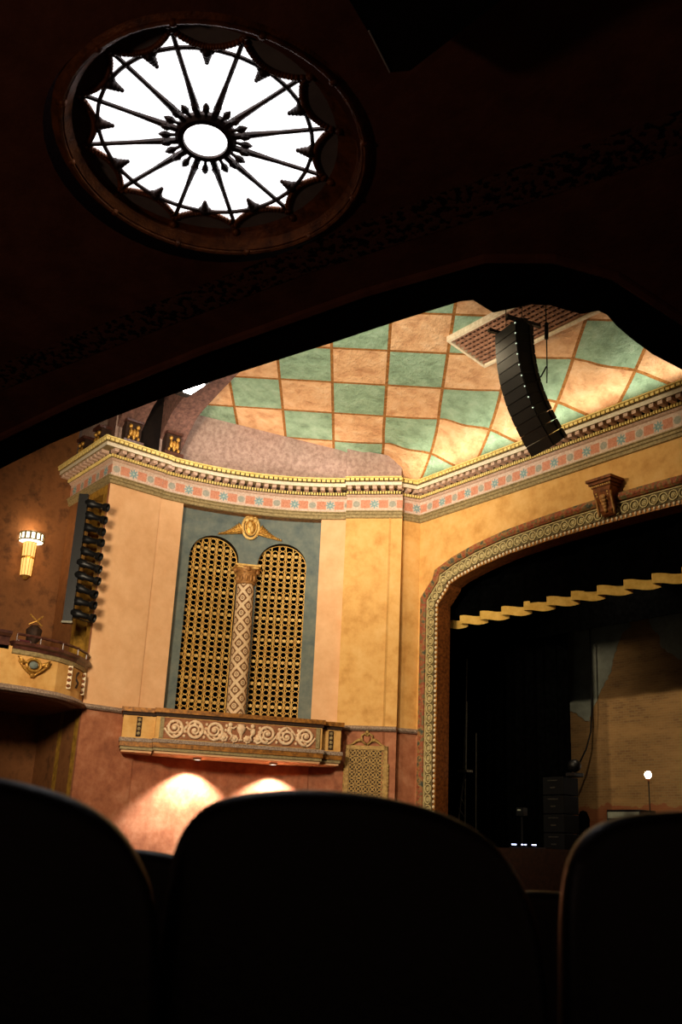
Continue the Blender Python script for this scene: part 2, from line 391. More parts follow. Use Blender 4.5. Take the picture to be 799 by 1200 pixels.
def arcwall(mb, s0, s1, z0, z1, d, mi, n=None):
    n = n or max(2, int((s1-s0)/.2)); P = []; 
    for i in range(n+1):
        s = s0+(s1-s0)*i/n; P += [(s, d, z0), (s, d, z1)]
    mb.add(P, [(2*i, 2*i+2, 2*i+3, 2*i+1) for i in range(n)], mi=mi)
arcwall(wb, 0, ARC, 0, 5.05, 0, 1); arcwall(wb, 0, SL, 5.05, 12.25, 0, 0); arcwall(wb, SR, ARC, 5.05, 12.25, 0, 0)
arcwall(wb, SL, SR, 5.05, ZB, 0, 0); arcwall(wb, SL, SR, ZT, 12.25, 0, 0)
for s in (SL, SR): wb.add([(s, 0, ZB), (s, -.35, ZB), (s, -.35, ZT), (s, 0, ZT)], [(0, 1, 2, 3)], mi=0)
for z, m in ((ZT, 3), (ZB, 3)):
    P = []
    for i in range(25):
        s = SL+(SR-SL)*i/24; P += [(s, 0, z), (s, -.35, z)]
    wb.add(P, [(2*i, 2*i+2, 2*i+3, 2*i+1) for i in range(24)], mi=m)
# shallow strips on the lower wall
for s0, s1 in ((5.28, 5.68),):
    wb.box(s0, s1, 0, .05, 0, 3.9, mi=1)
struct(wb.build('wall_bay', ['peach', 'rose', 'slate', 'cornbrown']), 'curved plaster bay wall, peach above and rose-brown below the ledge')
# recess panel with two arched openings
AR = [(2.17, .82), (4.42, .80)]; ZS = 10.52
pn = MB(TA)
ss = sorted(set([round(SL+(SR-SL)*i/160, 4) for i in range(161)]+[round(c+k*r, 4) for c, r in AR for k in (-1, 1)]))
def arch_at(s):
    for c, r in AR:
        if abs(s-c) <= r+1e-6: return ZS+sqrt(max(0, r*r-(s-c)**2))
    return None
for a, b in zip(ss, ss[1:]):
    m = (a+b)/2; inside = arch_at(m) is not None
    za, zb = (arch_at(a), arch_at(b)) if inside else (ZB, ZB)
    if inside and za is None: za = ZS
    if inside and zb is None: zb = ZS
    pn.add([(a, -.35, za), (b, -.35, zb), (b, -.35, ZT), (a, -.35, ZT)], [(0, 1, 2, 3)])
    if inside: pn.add([(a, -.35, za), (b, -.35, zb), (b, -.7, zb), (a, -.7, za)], [(0, 1, 2, 3)], mi=1)  # arch reveal near-black: its shade is put into the colour
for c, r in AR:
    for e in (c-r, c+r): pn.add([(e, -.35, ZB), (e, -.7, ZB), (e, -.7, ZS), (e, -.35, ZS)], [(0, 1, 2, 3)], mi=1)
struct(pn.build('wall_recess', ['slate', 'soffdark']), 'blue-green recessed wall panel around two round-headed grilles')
bk = MB(TA); arcwall(bk, SL-.2, SR+.2, 4.9, 12.2, -1.1, 0)
struct(bk.build('wall_chamber', 'velvet'), 'black back of the chamber behind the gilded grilles')
# gilded lattice grilles
def grille(c, r, label, skip=None):
    t = thing('organ_grille', label, 'grille', TA(c, -.66, ZB), 'gilded arched lattice grilles')
    bars = MB(TA); rings = MB(TA); ros = MB(TA); pitch = 2*r/7
    ztop = lambda s: ZS+sqrt(max(0, r*r-(s-c)**2))
    for k in range(8):
        s = c-r+pitch*k; zt = ztop(s)-.02
        if k in (0, 7): zt = ZS
        bars.box(s-.014, s+.014, -.66, -.62, ZB, zt)
    per = .74; z0 = 5.30; D = -.66
    for k in range(7):
        s = c-r+pitch*(k+.5)
        z = z0
        while z < ztop(s)-.06:
            for kk in range(4):
                zz = z+kk*per/4
                if zz > ztop(s)-.07: break
                rings.ring(s, zz, .080, .098, D, D+.03, 14)
                if kk == 2 and zz+per/8 < ztop(s)-.07:
                    ros.ring(s, zz+per/8, .0, .055, D+.01, D+.06, 8)
                    for sg in (-1, 1): ros.prism([(s+sg*pitch/2+a*.036, zz+per/8+b*.05) for a, b in ((-1, 0), (0, -1), (1, 0), (0, 1))], D, D+.05)
                if kk == 0 and zz+per/8 < ztop(s)-.07:
                    for sg in (-1, 1):
                        ros.prism([(s+sg*pitch/2+a*.05, zz+per/8+b*.085) for a, b in ((-1, 0), (-.3, -.3), (0, -1), (.3, -.3), (1, 0), (.3, .3), (0, 1), (-.3, .3))], D, D+.05)
            z += per
    rim = MB(TA); pts = [(c-r+.01, -.63, ZB)]+[(c-(r-.01)*cos(pi*i/24), -.63, ZS+(r-.01)*sin(pi*i/24)) for i in range(25)]+[(c+r-.01, -.63, ZB)]
    rim.tube(pts, .014, 6)
    bars.build('bar', 'grille', t); rings.build('ring_tracery', 'grille', t); ros.build('rosette_tracery', 'gilt', t); rim.build('rim', 'grille', t)
    return t
grille(AR[0][0], AR[0][1], 'gilded ring lattice filling the left round-headed arch')
grille(AR[1][0], AR[1][1], 'gilded ring lattice filling the right round-headed arch')
# column between
cs = 3.27; co = Vector(TA(cs, -.30, 0))
t = thing('column', 'carved diamond-patterned column between the two arched grilles', 'column', (co.x, co.y, ZB))
m = MB(); m.lathe([(.34, ZB), (.34, ZB+.1), (.315, ZB+.16), (.31, 7.5), (.285, 9.72)], (co.x, co.y, 0), n=32, uvk=(4., 1.95)); m.build('shaft', 'shaft', t, True)
m = MB(); m.lathe([(.30, 9.72), (.33, 9.74), (.33, 9.79), (.29, 9.82), (.30, 10.0), (.36, 10.12), (.30, 10.13), (.32, 10.2), (.42, 10.3), (.3, 10.31)], (co.x, co.y, 0), n=24)
for k in range(12):
    q = 2*pi*k/12; dx, dy = cos(q), sin(q); m.ball((co.x+dx*.31, co.y+dy*.31, 9.93), .055, .055, .12, 6, 5)
for k in range(4):
    q = pi/4+k*pi/2+.4; m.ball((co.x+cos(q)*.38, co.y+sin(q)*.38, 10.22), .08, n=8, m=6)
m.build('capital', 'capgold', t, True)
m = MB(TA); m.box(cs-.43, cs+.43, -.72, .12, 10.30, 10.36); m.box(cs-.36, cs+.36, -.66, .05, 10.25, 10.30); m.build('abacus', 'gilt', t)
# cartouche on top
t = thing('cartouche', 'gilt oval shield with spreading leaf wings over the two arches', 'ornament', TA(3.29, -.33, 11.35))
m = MB(TA); C0 = (3.29, -.30, 11.78)
m.ball(C0, .20, .10, .32, 16, 10); m.build('shield', 'gold', t, True)
m = MB(TA); m.tube([(C0[0]+.27*cos(2*pi*i/28), -.26, C0[2]+.41*sin(2*pi*i/28)) for i in range(28)], .05, 8, closed=True)
m.tube([(C0[0]+.19*cos(2*pi*i/24), -.21, C0[2]+.3*sin(2*pi*i/24)) for i in range(24)], .022, 6, closed=True)
m.build('shield_frame', 'gilt', t, True)
m = MB(TA); m.ball((3.29, -.2, 12.08), .1, .09, .08); m.ball((3.15, -.22, 12.02), .08, .07, .1); m.ball((3.43, -.22, 12.02), .08, .07, .1); m.ball((3.26, -.18, 11.84), .07, .05, .12); m.ball((3.33, -.18, 11.7), .06, .05, .12); m.build('crest', 'gilt', t, True)
for sg, nm in ((-1, 'wing'), (1, 'wing')):
    m = MB(TA)
    for k in range(11):
        f = k/10; x = 3.29+sg*(.27+.76*f); z = 11.60-.20*f; h = .36*(1-f)**1.5+.05
        for j in range(3):
            a_ = radians(62-30*j); L_ = h*(.62-.1*j); ex, ez = sg*cos(a_), sin(a_)
            m.ball((x+ex*L_*.6, -.28+.03*j, z+ez*L_*.75), L_*.62, .05, .028+.02*(1-f), 7, 5, ax=(ex, 0, ez), az=(-ez, 0, ex))
        m.ball((x, -.24, z+.02), .035, n=6, m=4)
    m.tube([(3.29+sg*(.25+.82*i/10), -.28, 11.58-.19*i/10) for i in range(11)], lambda q: .045*(1-q)+.012, 6)
    m.build(nm, 'gold', t, True)

# pilaster, notch and attic
wq = MB(TP)
for z0, z1, mi in ((0, 5.05, 1), (5.05, 12.25, 0)):
    wq.box(0, PL, -.14, 0, z0, z1, mi=mi)
struct(wq.build('wall_pilaster', ['yellow', 'rose']), 'golden pilaster between the curved bay and the stage arch')
wn = MB()
for z0, z1, mi in ((0, 5.05, 1), (5.05, 12.25, 0)):
    for a, b in (((-25.66, 20.85), (-25.36, 22.0)),):
        wn.add([(a[0], a[1], z0), (b[0], b[1], z0), (b[0], b[1], z1), (a[0], a[1], z1)], [(0, 1, 2, 3)], mi=mi)
struct(wn.build('wall_return', ['yellow', 'rose']), 'narrow shadowed return wall beside the stage arch')
at_ = MB()
def atticstrip(path, d, z0=13.4, miA=0, top=0.02):
    pp = offs(path, d); P = []
    for x, y in pp: P += [(x, y, z0), (x, y, ceil_z(y, x)+top)]
    at_.add(P, [(2*i, 2*i+2, 2*i+3, 2*i+1) for i in range(len(pp)-1)], mi=miA)
atticstrip([(-30.5, 14.12), (-26.92, 19.87), (-26.72, 19.74)], 0); atticstrip([(-29.36, 12.25), (-29.36, 14.12)], 0); atticstrip([(-32.5, 12.35), (-29.3, 12.35)], 0)
atticstrip([(-26.72, 19.74), (-25.52, 21.22), (-25.72, 21.4)], 0)
atticstrip([(-25.72, 21.3), (-25.56, 22.2)], 0)
struct(at_.build('wall_attic', 'attic'), 'pink stippled attic wall above the bay cornice')

# ------------------------------------------------------------------ proscenium wall with opening
XC = -17.15
OUT = [(-25.10, 1.6), (-25.10, 9.45), (-24.52, 10.0), (-24.42, 10.28), (-23.6, 10.55), (-22.58, 10.76), (-21.3, 10.92), (-19.8, 11.0), (-18.5, 11.03)]
OUT = OUT+[(XC, 11.04)]+[(2*XC-x, z) for x, z in reversed(OUT)]
def off2(path, w): return offs(path, w)          # right-hand side of the travel (inwards)
INN = off2(OUT, .72)
pw = MB(); n = len(OUT)
def ringface(mb, A, y, topz, mi):
    for (a, b) in zip(A, A[1:]): mb.add([(a[0], y, a[1]), (b[0], y, b[1]), (b[0], y, topz), (a[0], y, topz)], [(0, 1, 2, 3)], mi=mi)
MIDP = off2(OUT, .3)
XL, XR = -25.36, -6.0
for z0, z1, mi in ((0, 5.05, 1), (5.05, 13.6, 0)):
    pw.add([(XL, 22, z0), (MIDP[0][0], 22, z0), (MIDP[0][0], 22, z1), (XL, 22, z1)], [(0, 1, 2, 3)], mi=mi)
    pw.add([(MIDP[-1][0], 22, z0), (XR, 22, z0), (XR, 22, z1), (MIDP[-1][0], 22, z1)], [(0, 1, 2, 3)], mi=mi)
ringface(pw, MIDP[1:-1], 22, 13.6, 0)
struct(pw.build('wall_front', ['yellow', 'rose']), 'golden plaster stage wall pierced by the wide stage arch')
# frame
t = thing('proscenium_frame', 'ornate painted frame of rings and leaves around the stage opening', 'frame', (XC, 22, 1.6))
def framestrip(prof, name, mat, parent, mis=None):
    mb = MB(); rings = [off2(OUT, w) for w, d in prof]
    L = [0]
    for i in range(1, len(OUT)): L.append(L[-1]+hypot(OUT[i][0]-OUT[i-1][0], OUT[i][1]-OUT[i-1][1]))
    for j in range(len(prof)-1):
        P = []; U = []
        for i in range(len(OUT)):
            P += [(rings[j][i][0], 22-prof[j][1], rings[j][i][1]), (rings[j+1][i][0], 22-prof[j+1][1], rings[j+1][i][1])]; U += [(L[i], 0), (L[i], 1)]
        mb.add(P, [(2*i, 2*i+2, 2*i+3, 2*i+1) for i in range(len(OUT)-1)], U, mi=mis[j] if mis else None)
    return mb.build(name, mat, parent)
framestrip([(-.05, 0), (-.05, .1), (-.01, .16), (.13, .16), (.19, .1), (.2, .02)], 'outer_moulding', 'leaf', t)
framestrip([(.2, .02), (.235, .02), (.235, .09), (.26, .09), (.265, .05), (.6, .05), (.6, .02), (.72, .02)], 'inner_band', ['dark', 'ringpaint', 'bandground', 'cornbrown'], t, [0, 1, 1, 1, 2, 0, 3])
framestrip([(.72, .02), (.72, 0), (.74, -.32), (.74, -.5)], 'reveal', 'bronze', t)
mid = off2(OUT, .43); mb = MB(); mb2 = MB()
for p, d in walk(mid, .31):
    nrm = (d.y, -d.x)
    T = lambda x, y, z, p=p, d=d: (p.x+x*d.x+z*d.y, 22-y, p.y+x*d.y-z*d.x)
    mb.T = T; mb.ring(0, 0, .118, .146, .05, .085, 14); mb.ring(0, 0, .0, .04, .05, .075, 8); mb.ring(0, 0, .055, .075, .05, .07, 10)
mb.build('ring_course', 'ringpaint', t)
mid = off2(OUT, .655)
for p, d in walk(mid, .155):
    mb2.ball((p.x, 21.97, p.y), .045, .045, .055, 6, 4)
mb2.build('bead_course', 'cream', t, True)
mid = off2(OUT, .09); mb = MB()
for k, (p, d) in enumerate(walk(mid, .17)):
    mb.ball((p.x, 21.86, p.y), .075, .045, .06, 6, 4, ax=(d.x, 0, d.y), az=(d.y, 0, -d.x))
mb.build('leaf_course', 'leaf', t, True)
# console keystone
kx = -17.25
t = thing('console_bracket', 'brown scrolled bracket with garland at the crown of the stage arch', 'bracket', (kx, 22, 10.4))
m = MB(); m.box(kx-.44, kx+.44, 21.42, 22, 11.42, 11.5); m.box(kx-.39, kx+.39, 21.48, 22, 11.34, 11.42); m.box(kx-.34, kx+.34, 21.54, 22, 11.26, 11.34); m.build('cap', 'bronze', t)
m = MB()
pr = [(21.57, 11.26), (21.55, 11.12), (21.61, 10.95), (21.69, 10.82), (21.73, 10.7), (21.72, 10.6), (21.78, 10.5), (21.86, 10.46)]
for i in range(len(pr)-1):
    (y0, z0), (y1, z1) = pr[i], pr[i+1]; w0 = .30-.012*i*1.6; w1 = .30-.012*(i+1)*1.6
    m.add([(kx-w0, y0, z0), (kx+w0, y0, z0), (kx+w1, y1, z1), (kx-w1, y1, z1)], [(0, 1, 2, 3)])
    for sg in (-1, 1): m.add([(kx+sg*w0, y0, z0), (kx+sg*w1, y1, z1), (kx+sg*w1, 22, z1), (kx+sg*w0, 22, z0)], [(0, 1, 2, 3)])
m.build('body', 'bronze', t)
m = MB()
for k in range(11):
    a = pi+pi*k/10; m.ball((kx+.19*cos(a), 21.58+.1*abs(sin(a)), 11.08+.2*sin(a)), .035, n=6, m=4)
for k in range(9): m.ball((kx-.30+.075*k, 21.54, 11.3), .03, n=6, m=4)
m.build('garland', 'gilt', t, True)
m = MB()
for k in range(5): m.ball((kx, 21.6+.03*k, 10.96-.085*k), .13-.015*k, .06, .09, 8, 5)
for sg in (-1, 1):
    m.tube([(kx+sg*.26, 21.6+.025*i, 11.1-.09*i) for i in range(8)], .04, 6)
m.build('leaf_carving', 'capgold', t, True)

# ------------------------------------------------------------------ entablature
prof = [(0, 12.15), (.06, 12.17), (.06, 12.26), (.10, 12.28), (.10, 12.35), (.14, 12.37), (.14, 12.40), (.03, 12.42), (.03, 12.90), (.08, 12.92), (.13, 12.97), (.13, 13.09), (.2, 13.10), (.2, 13.17), (.50, 13.18), (.50, 13.30), (.54, 13.31), (.54, 13.42), (.60, 13.43), (.60, 13.47), (0, 13.52)]
#        0            1            2           3           4            5           6          7 frieze    8
mis = [1, 1, 1, 1, 1, 1, 1, 0, 2, 2, 3, 3, 3, 1, 4, 1, 3, 5, 5, 4]
ENM = ['frieze', 'olive', 'pinkstone', 'dark', 'corona', 'dentil']
for idx, (nm, path) in enumerate(SEGS):
    mb = MB(); sweep(mb, path, prof, mis, cap=True, u0={'pier': -.35, 'arc': .25, 'pilaster': .28, 'front': .3}[nm])
    o = mb.build('trim_%d' % (idx+1), ENM)
    struct(o, {'pier': 'painted entablature around the left pier', 'arc': 'curved painted entablature over the bay', 'pilaster': 'short entablature block above the golden pilaster', 'front': 'long painted entablature over the stage arch'}[nm], 'cornice')
    for nn, d, pitch, w, dep, z0, z1, mat in (('dentil_course', .13, .094, .056, .06, 12.99, 13.08, 'dentil'), ('upper_dentil_course', .54, .165, .12, .05, 13.33, 13.41, 'dentil'), ('modillion_course', .2, .285, .15, .26, 13.07, 13.175, 'pinkstone')):
        q = MB()
        pth = offs(path, d)
        for p, dr in walk(pth, pitch):
            nx, ny = dr.y, -dr.x
            q.obox((p.x+nx*dep/2, p.y+ny*dep/2, (z0+z1)/2), (dr.x, dr.y, 0), (nx, ny, 0), (0, 0, 1), w/2, dep/2, (z1-z0)/2)
        q.build(nn, mat, o)
# ledge at mid height
lp = [(0, 5.0), (.1, 5.02), (.16, 5.07), (.16, 5.12), (.1, 5.16), (0, 5.18)]
for k, (nm, path) in enumerate((('pier', S0[1:]), ('arc', ARCP), ('pilaster', S2), ('front', [(-25.66, 20.95), (-25.36, 22.0), (-25.15, 22.0)]))):
    mb = MB(); sweep(mb, path, lp); struct(mb.build('trim_%d' % (k+5), 'rope'), ['rope moulded ledge on the left pier', 'rope moulded ledge on the curved bay', 'rope moulded ledge on the golden pilaster', 'rope moulded ledge beside the stage arch'][k], 'moulding')

# ------------------------------------------------------------------ ceiling
A = Vector((1.3608, 1.1016, -.2268)); Bv = Vector((-1.4256, 1.1016, -.2592))
import_O = Vector((-25.207, 13.640, 16.072))
def lat(x, y):   # solve import_O + i*A + j*B = (x,y)
    dx, dy = x-import_O.x, y-import_O.y; det = A.x*Bv.y-A.y*Bv.x
    return ((dx*Bv.y-dy*Bv.x)/det, (A.x*dy-A.y*dx)/det)
rows = [(y, ceil_z(y), y) for y in [-8+i*1.0 for i in range(28)]]+[(19.6, ceil_z(19.6), 19.6), (20.2, ceil_z(20.2), 20.2)]
py, pz = 20.2, ceil_z(20.2); u = 20.2
P0, P1, P2 = (20.2, ceil_z(20.2)), (21.25, ceil_z(21.25)), (21.62, 13.46)
for k in range(1, 13):
    q = k/12; y = (1-q)**2*P0[0]+2*q*(1-q)*P1[0]+q*q*P2[0]; z = (1-q)**2*P0[1]+2*q*(1-q)*P1[1]+q*q*P2[1]
    u += hypot(y-py, z-pz); py, pz = y, z; rows.append((y, z, u))
rows = sorted(set(rows), key=lambda r: r[2])
cb = MB(); xs = [-34+i*.2 for i in range(181)]; Pc = []; Uc = []
for (y, z, uu) in rows:
    cv = max(0., min(1., (uu-19.6)/2.3)); am = .075*sin(pi*cv)**1.5
    for x in xs: w_ = cos(2*pi*(x+24.0)/2.786+(uu-20.2)*2.25)*am; Pc.append((x, y-w_*.7, z-w_+(x+22)*.007*(1 if y < 20.3 else 0))); Uc.append(lat(x, uu))
nx = len(xs)
cb.add(Pc, [(i*nx+j, i*nx+j+1, (i+1)*nx+j+1, (i+1)*nx+j) for i in range(len(rows)-1) for j in range(nx-1)], Uc)
struct(cb.build('ceiling', 'ceiling', smooth=True), 'sloping ceiling of green and peach diamonds above the stage arch', 'ceiling')
# ceiling grille
t = thing('ceiling_grille', 'long brown slatted grille set in the checkered ceiling behind the speaker', 'grille', (-17, 18.2, 15.1))
Tg = lambda x, y, z: (x, y, ceil_z(y, x)+z)
x0, x1, y0, y1 = -19.13, -15.0, 17.55, 18.92
m = MB(Tg)
m.box(x0-.08, x1+.08, y0-.06, y0+.02, -.16, .0); m.box(x0-.08, x1+.08, y1-.02, y1+.06, -.16, .0); m.box(x0-.08, x0+.0, y0+.02, y1-.02, -.16, 0); m.box(x1, x1+.08, y0+.02, y1-.02, -.16, 0)
m.build('frame', 'cream', t)
m = MB(Tg); m.box(x0, x1, y0, y1, -.01, 0); m.build('backing', 'dark', t)
m = MB(Tg)
for k in range(9):
    y = y0+.08+(y1-y0-.16)*k/8; m.box(x0, x1, y-.025, y+.025, -.12, -.07)
for k in range(26):
    x = x0+.08+(x1-x0-.16)*k/25; m.box(x-.028, x+.028, y0, y1, -.09, -.04)
m.build('slat_lattice', 'slat', t)
m = MB(Tg)
for k in range(26):
    for j in range(8): m.box(x0+.16+.16*k*.97-.03, x0+.16+.16*k*.97+.03, y0+.13+j*.157, y0+.19+j*.157, -.03, -.012)
m.build('lattice_studs', 'attic', t)

# transverse ribs at the pier
def rib(ya, yb, nm, lab):
    mb = MB(); xs_ = [-30.2+i*.4 for i in range(70)]
    zl = lambda x: min(15.05+.30*(x+28.4)-.012*max(0, x+28.4)**2, ceil_z(14.5, x)-.12) if x > -28.4 else 15.05-1.3*((-28.4-x)/1.0)**1.3*.7
    for y, s in ((ya, 0), (yb, 1)):
        P = []
        for x in xs_: P += [(x, y, zl(x)), (x, y, ceil_z(y, x)+.02)]
        mb.add(P, [(2*i, 2*i+2, 2*i+3, 2*i+1) for i in range(len(xs_)-1)])
    P = []
    for x in xs_: P += [(x, ya, zl(x)), (x, yb, zl(x))]
    mb.add(P, [(2*i, 2*i+2, 2*i+3, 2*i+1) for i in range(len(xs_)-1)])
    return struct(mb.build(nm, 'rib'), lab, 'beam')
rib(12.3, 13.15, 'trim_9', 'brown ceiling rib springing from the pier, nearer the balcony')
rib(13.85, 14.75, 'trim_10', 'brown ceiling rib springing from the pier, nearer the stage')
def corbel(y, label, x=-29.3, z=13.55, w=.27):
    t = thing('corbel', label, 'bracket', (x, y, z), 'carved corbels under the ceiling ribs')
    m = MB(); m.box(x-.3, x+.38, y-w-.08, y+w+.08, z-.02, z+.12); m.build('base_plate', 'wood', t)
    m = MB(); m.box(x-.3, x+.34, y-w-.03, y+w+.03, z+.78, z+.86); m.build('cap_plate', 'wood', t)
    m = MB(); m.box(x-.3, x+.26, y-w, y+w, z+.12, z+.78); m.build('block', 'dark', t)
    m = MB()
    for sg in (-1, 1):
        m.ball((x+.3, y+sg*.13, z+.62), .07, .07, .08, 8, 6); m.ball((x+.31, y+sg*.11, z+.4), .06, .07, .14, 8, 6); m.ball((x+.3, y+sg*.17, z+.22), .05, .05, .07)
    m.ball((x+.32, y, z+.35), .06, .07, .2); m.build('carving', 'gold', t, True)
corbel(12.75, 'carved corbel on the pier, left one of the pair above the cornice')
corbel(14.22, 'carved corbel on the pier, right one of the pair above the cornice')
def corbel2(xc, label):
    t = thing('corbel', label, 'bracket', (xc, 12.2, 13.3), 'carved corbels under the ceiling ribs')
    m = MB(); m.box(xc-.3, xc+.3, 11.8, 12.3, 13.4, 13.52); m.build('base_plate', 'wood', t)
    m = MB(); m.box(xc-.28, xc+.28, 11.85, 12.3, 14.15, 14.25); m.build('cap_plate', 'wood', t)
    m = MB(); m.box(xc-.24, xc+.24, 11.95, 12.3, 13.52, 14.15); m.build('block', 'dark', t)
    m = MB()
    for sg in (-1, 1):
        m.ball((xc+sg*.12, 11.93, 14.0), .08, n=8, m=6); m.ball((xc+sg*.1, 11.92, 13.75), .07, .06, .14, 8, 6)
    m.build('carving', 'gold', t, True)
corbel2(-30.0, 'carved corbel round the corner of the pier, nearer the room')
corbel2(-31.3, 'carved corbel round the corner of the pier, farther left')
sl = MB((lambda x, y, z: (x, y, ceil_z(y, x)+z))); sl.add([(-30.5+k, y, -.25) for k in range(9) for y in (13.15, 13.85)], [(2*i, 2*i+2, 2*i+3, 2*i+1) for i in range(8)])  # near-black sheet stands in for the shade up in the slot
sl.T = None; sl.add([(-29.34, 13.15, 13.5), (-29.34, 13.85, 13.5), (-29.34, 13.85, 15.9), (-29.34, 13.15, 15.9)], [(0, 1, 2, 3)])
struct(sl.build('trim_12', 'soffdark'), 'near-black sheet painting the shade in the slot between the two ceiling ribs', 'beam')
# floodlight in the slot between the ribs
t = thing('floodlight', 'bright white floodlight glaring between the ceiling ribs', 'light', (-26.6, 13.5, 15.0))
m = MB(); m.box(-27.4, -25.8, 13.3, 13.7, 14.96, 15.1); m.tube([(-26.6, 13.5, 15.1), (-26.6, 13.5, 15.9)], .03, 6); m.build('housing', 'black', t)
m = MB(); m.box(-27.0, -26.1, 13.36, 13.64, 14.93, 14.96); m.build('lens', 'slot', t)

# ------------------------------------------------------------------ balconette
t = thing('balconette', 'projecting balconette with carved scroll frieze below the arched grilles', 'balcony', TB(-.2, .4, 3.9))
blocks = [(-3.58, -2.62, .80), (-2.62, 2.48, 1.05), (2.48, 3.14, .78)]
def layer(name, mat, z0, z1, ex, bev=0, lower=False):
    m = MB(TB)
    for (a, b, f) in blocks: m.box(a-ex*.6, b+ex*.6, -.75, f+ex, z0, z1)
    return m.build(name, mat, t, bevel=bev)
layer('top_moulding', 'cornbrown', 5.04, 5.17, .12); layer('upper_band', 'dark', 4.94, 5.04, .05)
layer('body', 'yellow', 4.26, 4.94, 0); layer('base_moulding', 'rope', 4.16, 4.27, .1); layer('lower_band', 'cornbrown', 4.02, 4.16, .07); layer('soffit_moulding', 'olive', 3.93, 4.02, .02)
layer('underside', 'peach', 3.86, 3.93, -.05)
m = MB(TB); F0 = 1.05
m.box(-2.5, -2.38, F0, F0+.05, 4.3, 4.92); m.box(2.28, 2.4, F0, F0+.05, 4.3, 4.92); m.build('panel_border', 'olive', t)
m = MB(TB); m.box(-2.38, 2.28, F0, F0+.025, 4.3, 4.91); pnl = m.build('frieze_panel', 'scrollbg', t)
def spiral(mb, cx, cz, r, sg, start, turns=2.0, d=F0+.05, w=.054):
    pts = []
    for i in range(34):
        f = i/33; a = start+sg*turns*2*pi*f; q = r*(1-f*.88); pts.append((cx+q*cos(a), d+.03*f, cz+q*sin(a)))
    mb.tube(pts, lambda q: w*(1-.45*q), 6); mb.ball((cx, d+.03, cz), .07, .05, .07, 8, 5)
    for k in range(7):
        a = start+sg*(k*.9); mb.ball((cx+r*.72*cos(a), d, cz+r*.72*sin(a)), .07, .03, .045, 6, 4, ax=(cos(a+.6), 0, sin(a+.6)), az=(-sin(a+.6), 0, cos(a+.6)))
m = MB(TB); cz = 4.6
ups = [-2.06, -1.46, -.86]; 
for k, ux in enumerate(ups):
    sg = 1 if k % 2 == 0 else -1
    spiral(m, ux, cz+(.02 if k % 2 == 0 else -.02), .27, sg, -pi/2 if k % 2 == 0 else pi/2)
    spiral(m, -.05-ux-.05, cz+(.02 if k % 2 == 0 else -.02), .27, -sg, (-pi/2 if k % 2 == 0 else pi/2))
    for s2 in (1, -1):
        bx = ux if s2 == 1 else -.1-ux
        m.tube([(bx-.3*s2+.6*s2*i/10, F0+.04, cz+(.27 if k % 2 else -.27)*cos(pi*(i/10-.5))*.98) for i in range(11)], .035, 6)
        for j in range(4): m.ball((bx+.3*s2+.02*j, F0+.04, cz-.2+.13*j), .05, .03, .05, 6, 4)
m.build('scroll_carving', 'scroll', pnl, True)
m = MB(TB); c0 = -.05
m.lathe([(.05, 4.36), (.09, 4.38), (.03, 4.44), (.05, 4.55), (.13, 4.68), (.15, 4.78), (.1, 4.8), (.14, 4.86)], (c0, F0+.03, 0), n=12)
for sg in (-1, 1):
    m.ball((c0+sg*.34, F0+.08, 4.82), .07, .06, .075, 8, 6); m.ball((c0+sg*.36, F0+.06, 4.66), .08, .06, .12, 8, 6)
    m.tube([(c0+sg*.33, F0+.08, 4.74), (c0+sg*.24, F0+.1, 4.72), (c0+sg*.15, F0+.08, 4.8)], .028, 6)
    m.tube([(c0+sg*.36, F0+.07, 4.6), (c0+sg*.28, F0+.1, 4.5), (c0+sg*.33, F0+.08, 4.38)], .04, 6)
    spiral(m, c0+sg*.2, 4.42, .1, sg, 0, 1.3, w=.025); spiral(m, c0+sg*.52, 4.44, .12, -sg, 0, 1.3, w=.028)
m.build('urn_and_figures_carving', 'scroll', pnl, True)
def pendant(mb, T, x, y, z0, z1):
    mb.T = T; mb.box(x-.075, x+.075, y, y+.03, z0, z1)
def drops(mb, T, x, y, z0, z1):
    mb.T = T; k = 4
    for i in range(k):
        z = z0+(z1-z0)*(i+.5)/k; mb.ball((x, y+.05, z), .06, .03, (z1-z0)/k*.42, 8, 5)
for (u_, f) in ((-3.1, .80), (2.82, .78)):
    m = MB(); pendant(m, TB, u_, f, 4.32, 4.9); p = m.build('pendant_panel', 'dark', t); m = MB(); drops(m, TB, u_, f, 4.34, 4.88); m.build('pendant_carving', 'olive', p, True)
# downlights under it
for k, s in enumerate((1.93, 4.53)):
    t2 = thing('downlight', 'small bright downlight under the %s half of the balconette' % ('left', 'right')[k], 'light', TA(s, .75, 3.8), 'downlights under the balconette')
    o = Vector(TA(s, .75, 3.86)); m = MB(); m.lathe([(.13, 0), (.13, -.06), (.1, -.06), (.09, -.01)], o, n=16); m.build('trim_ring', 'white', t2)
    m = MB(); m.lathe([(.0, -.015), (.09, -.02)], o, n=16); m.build('lens', 'down', t2)
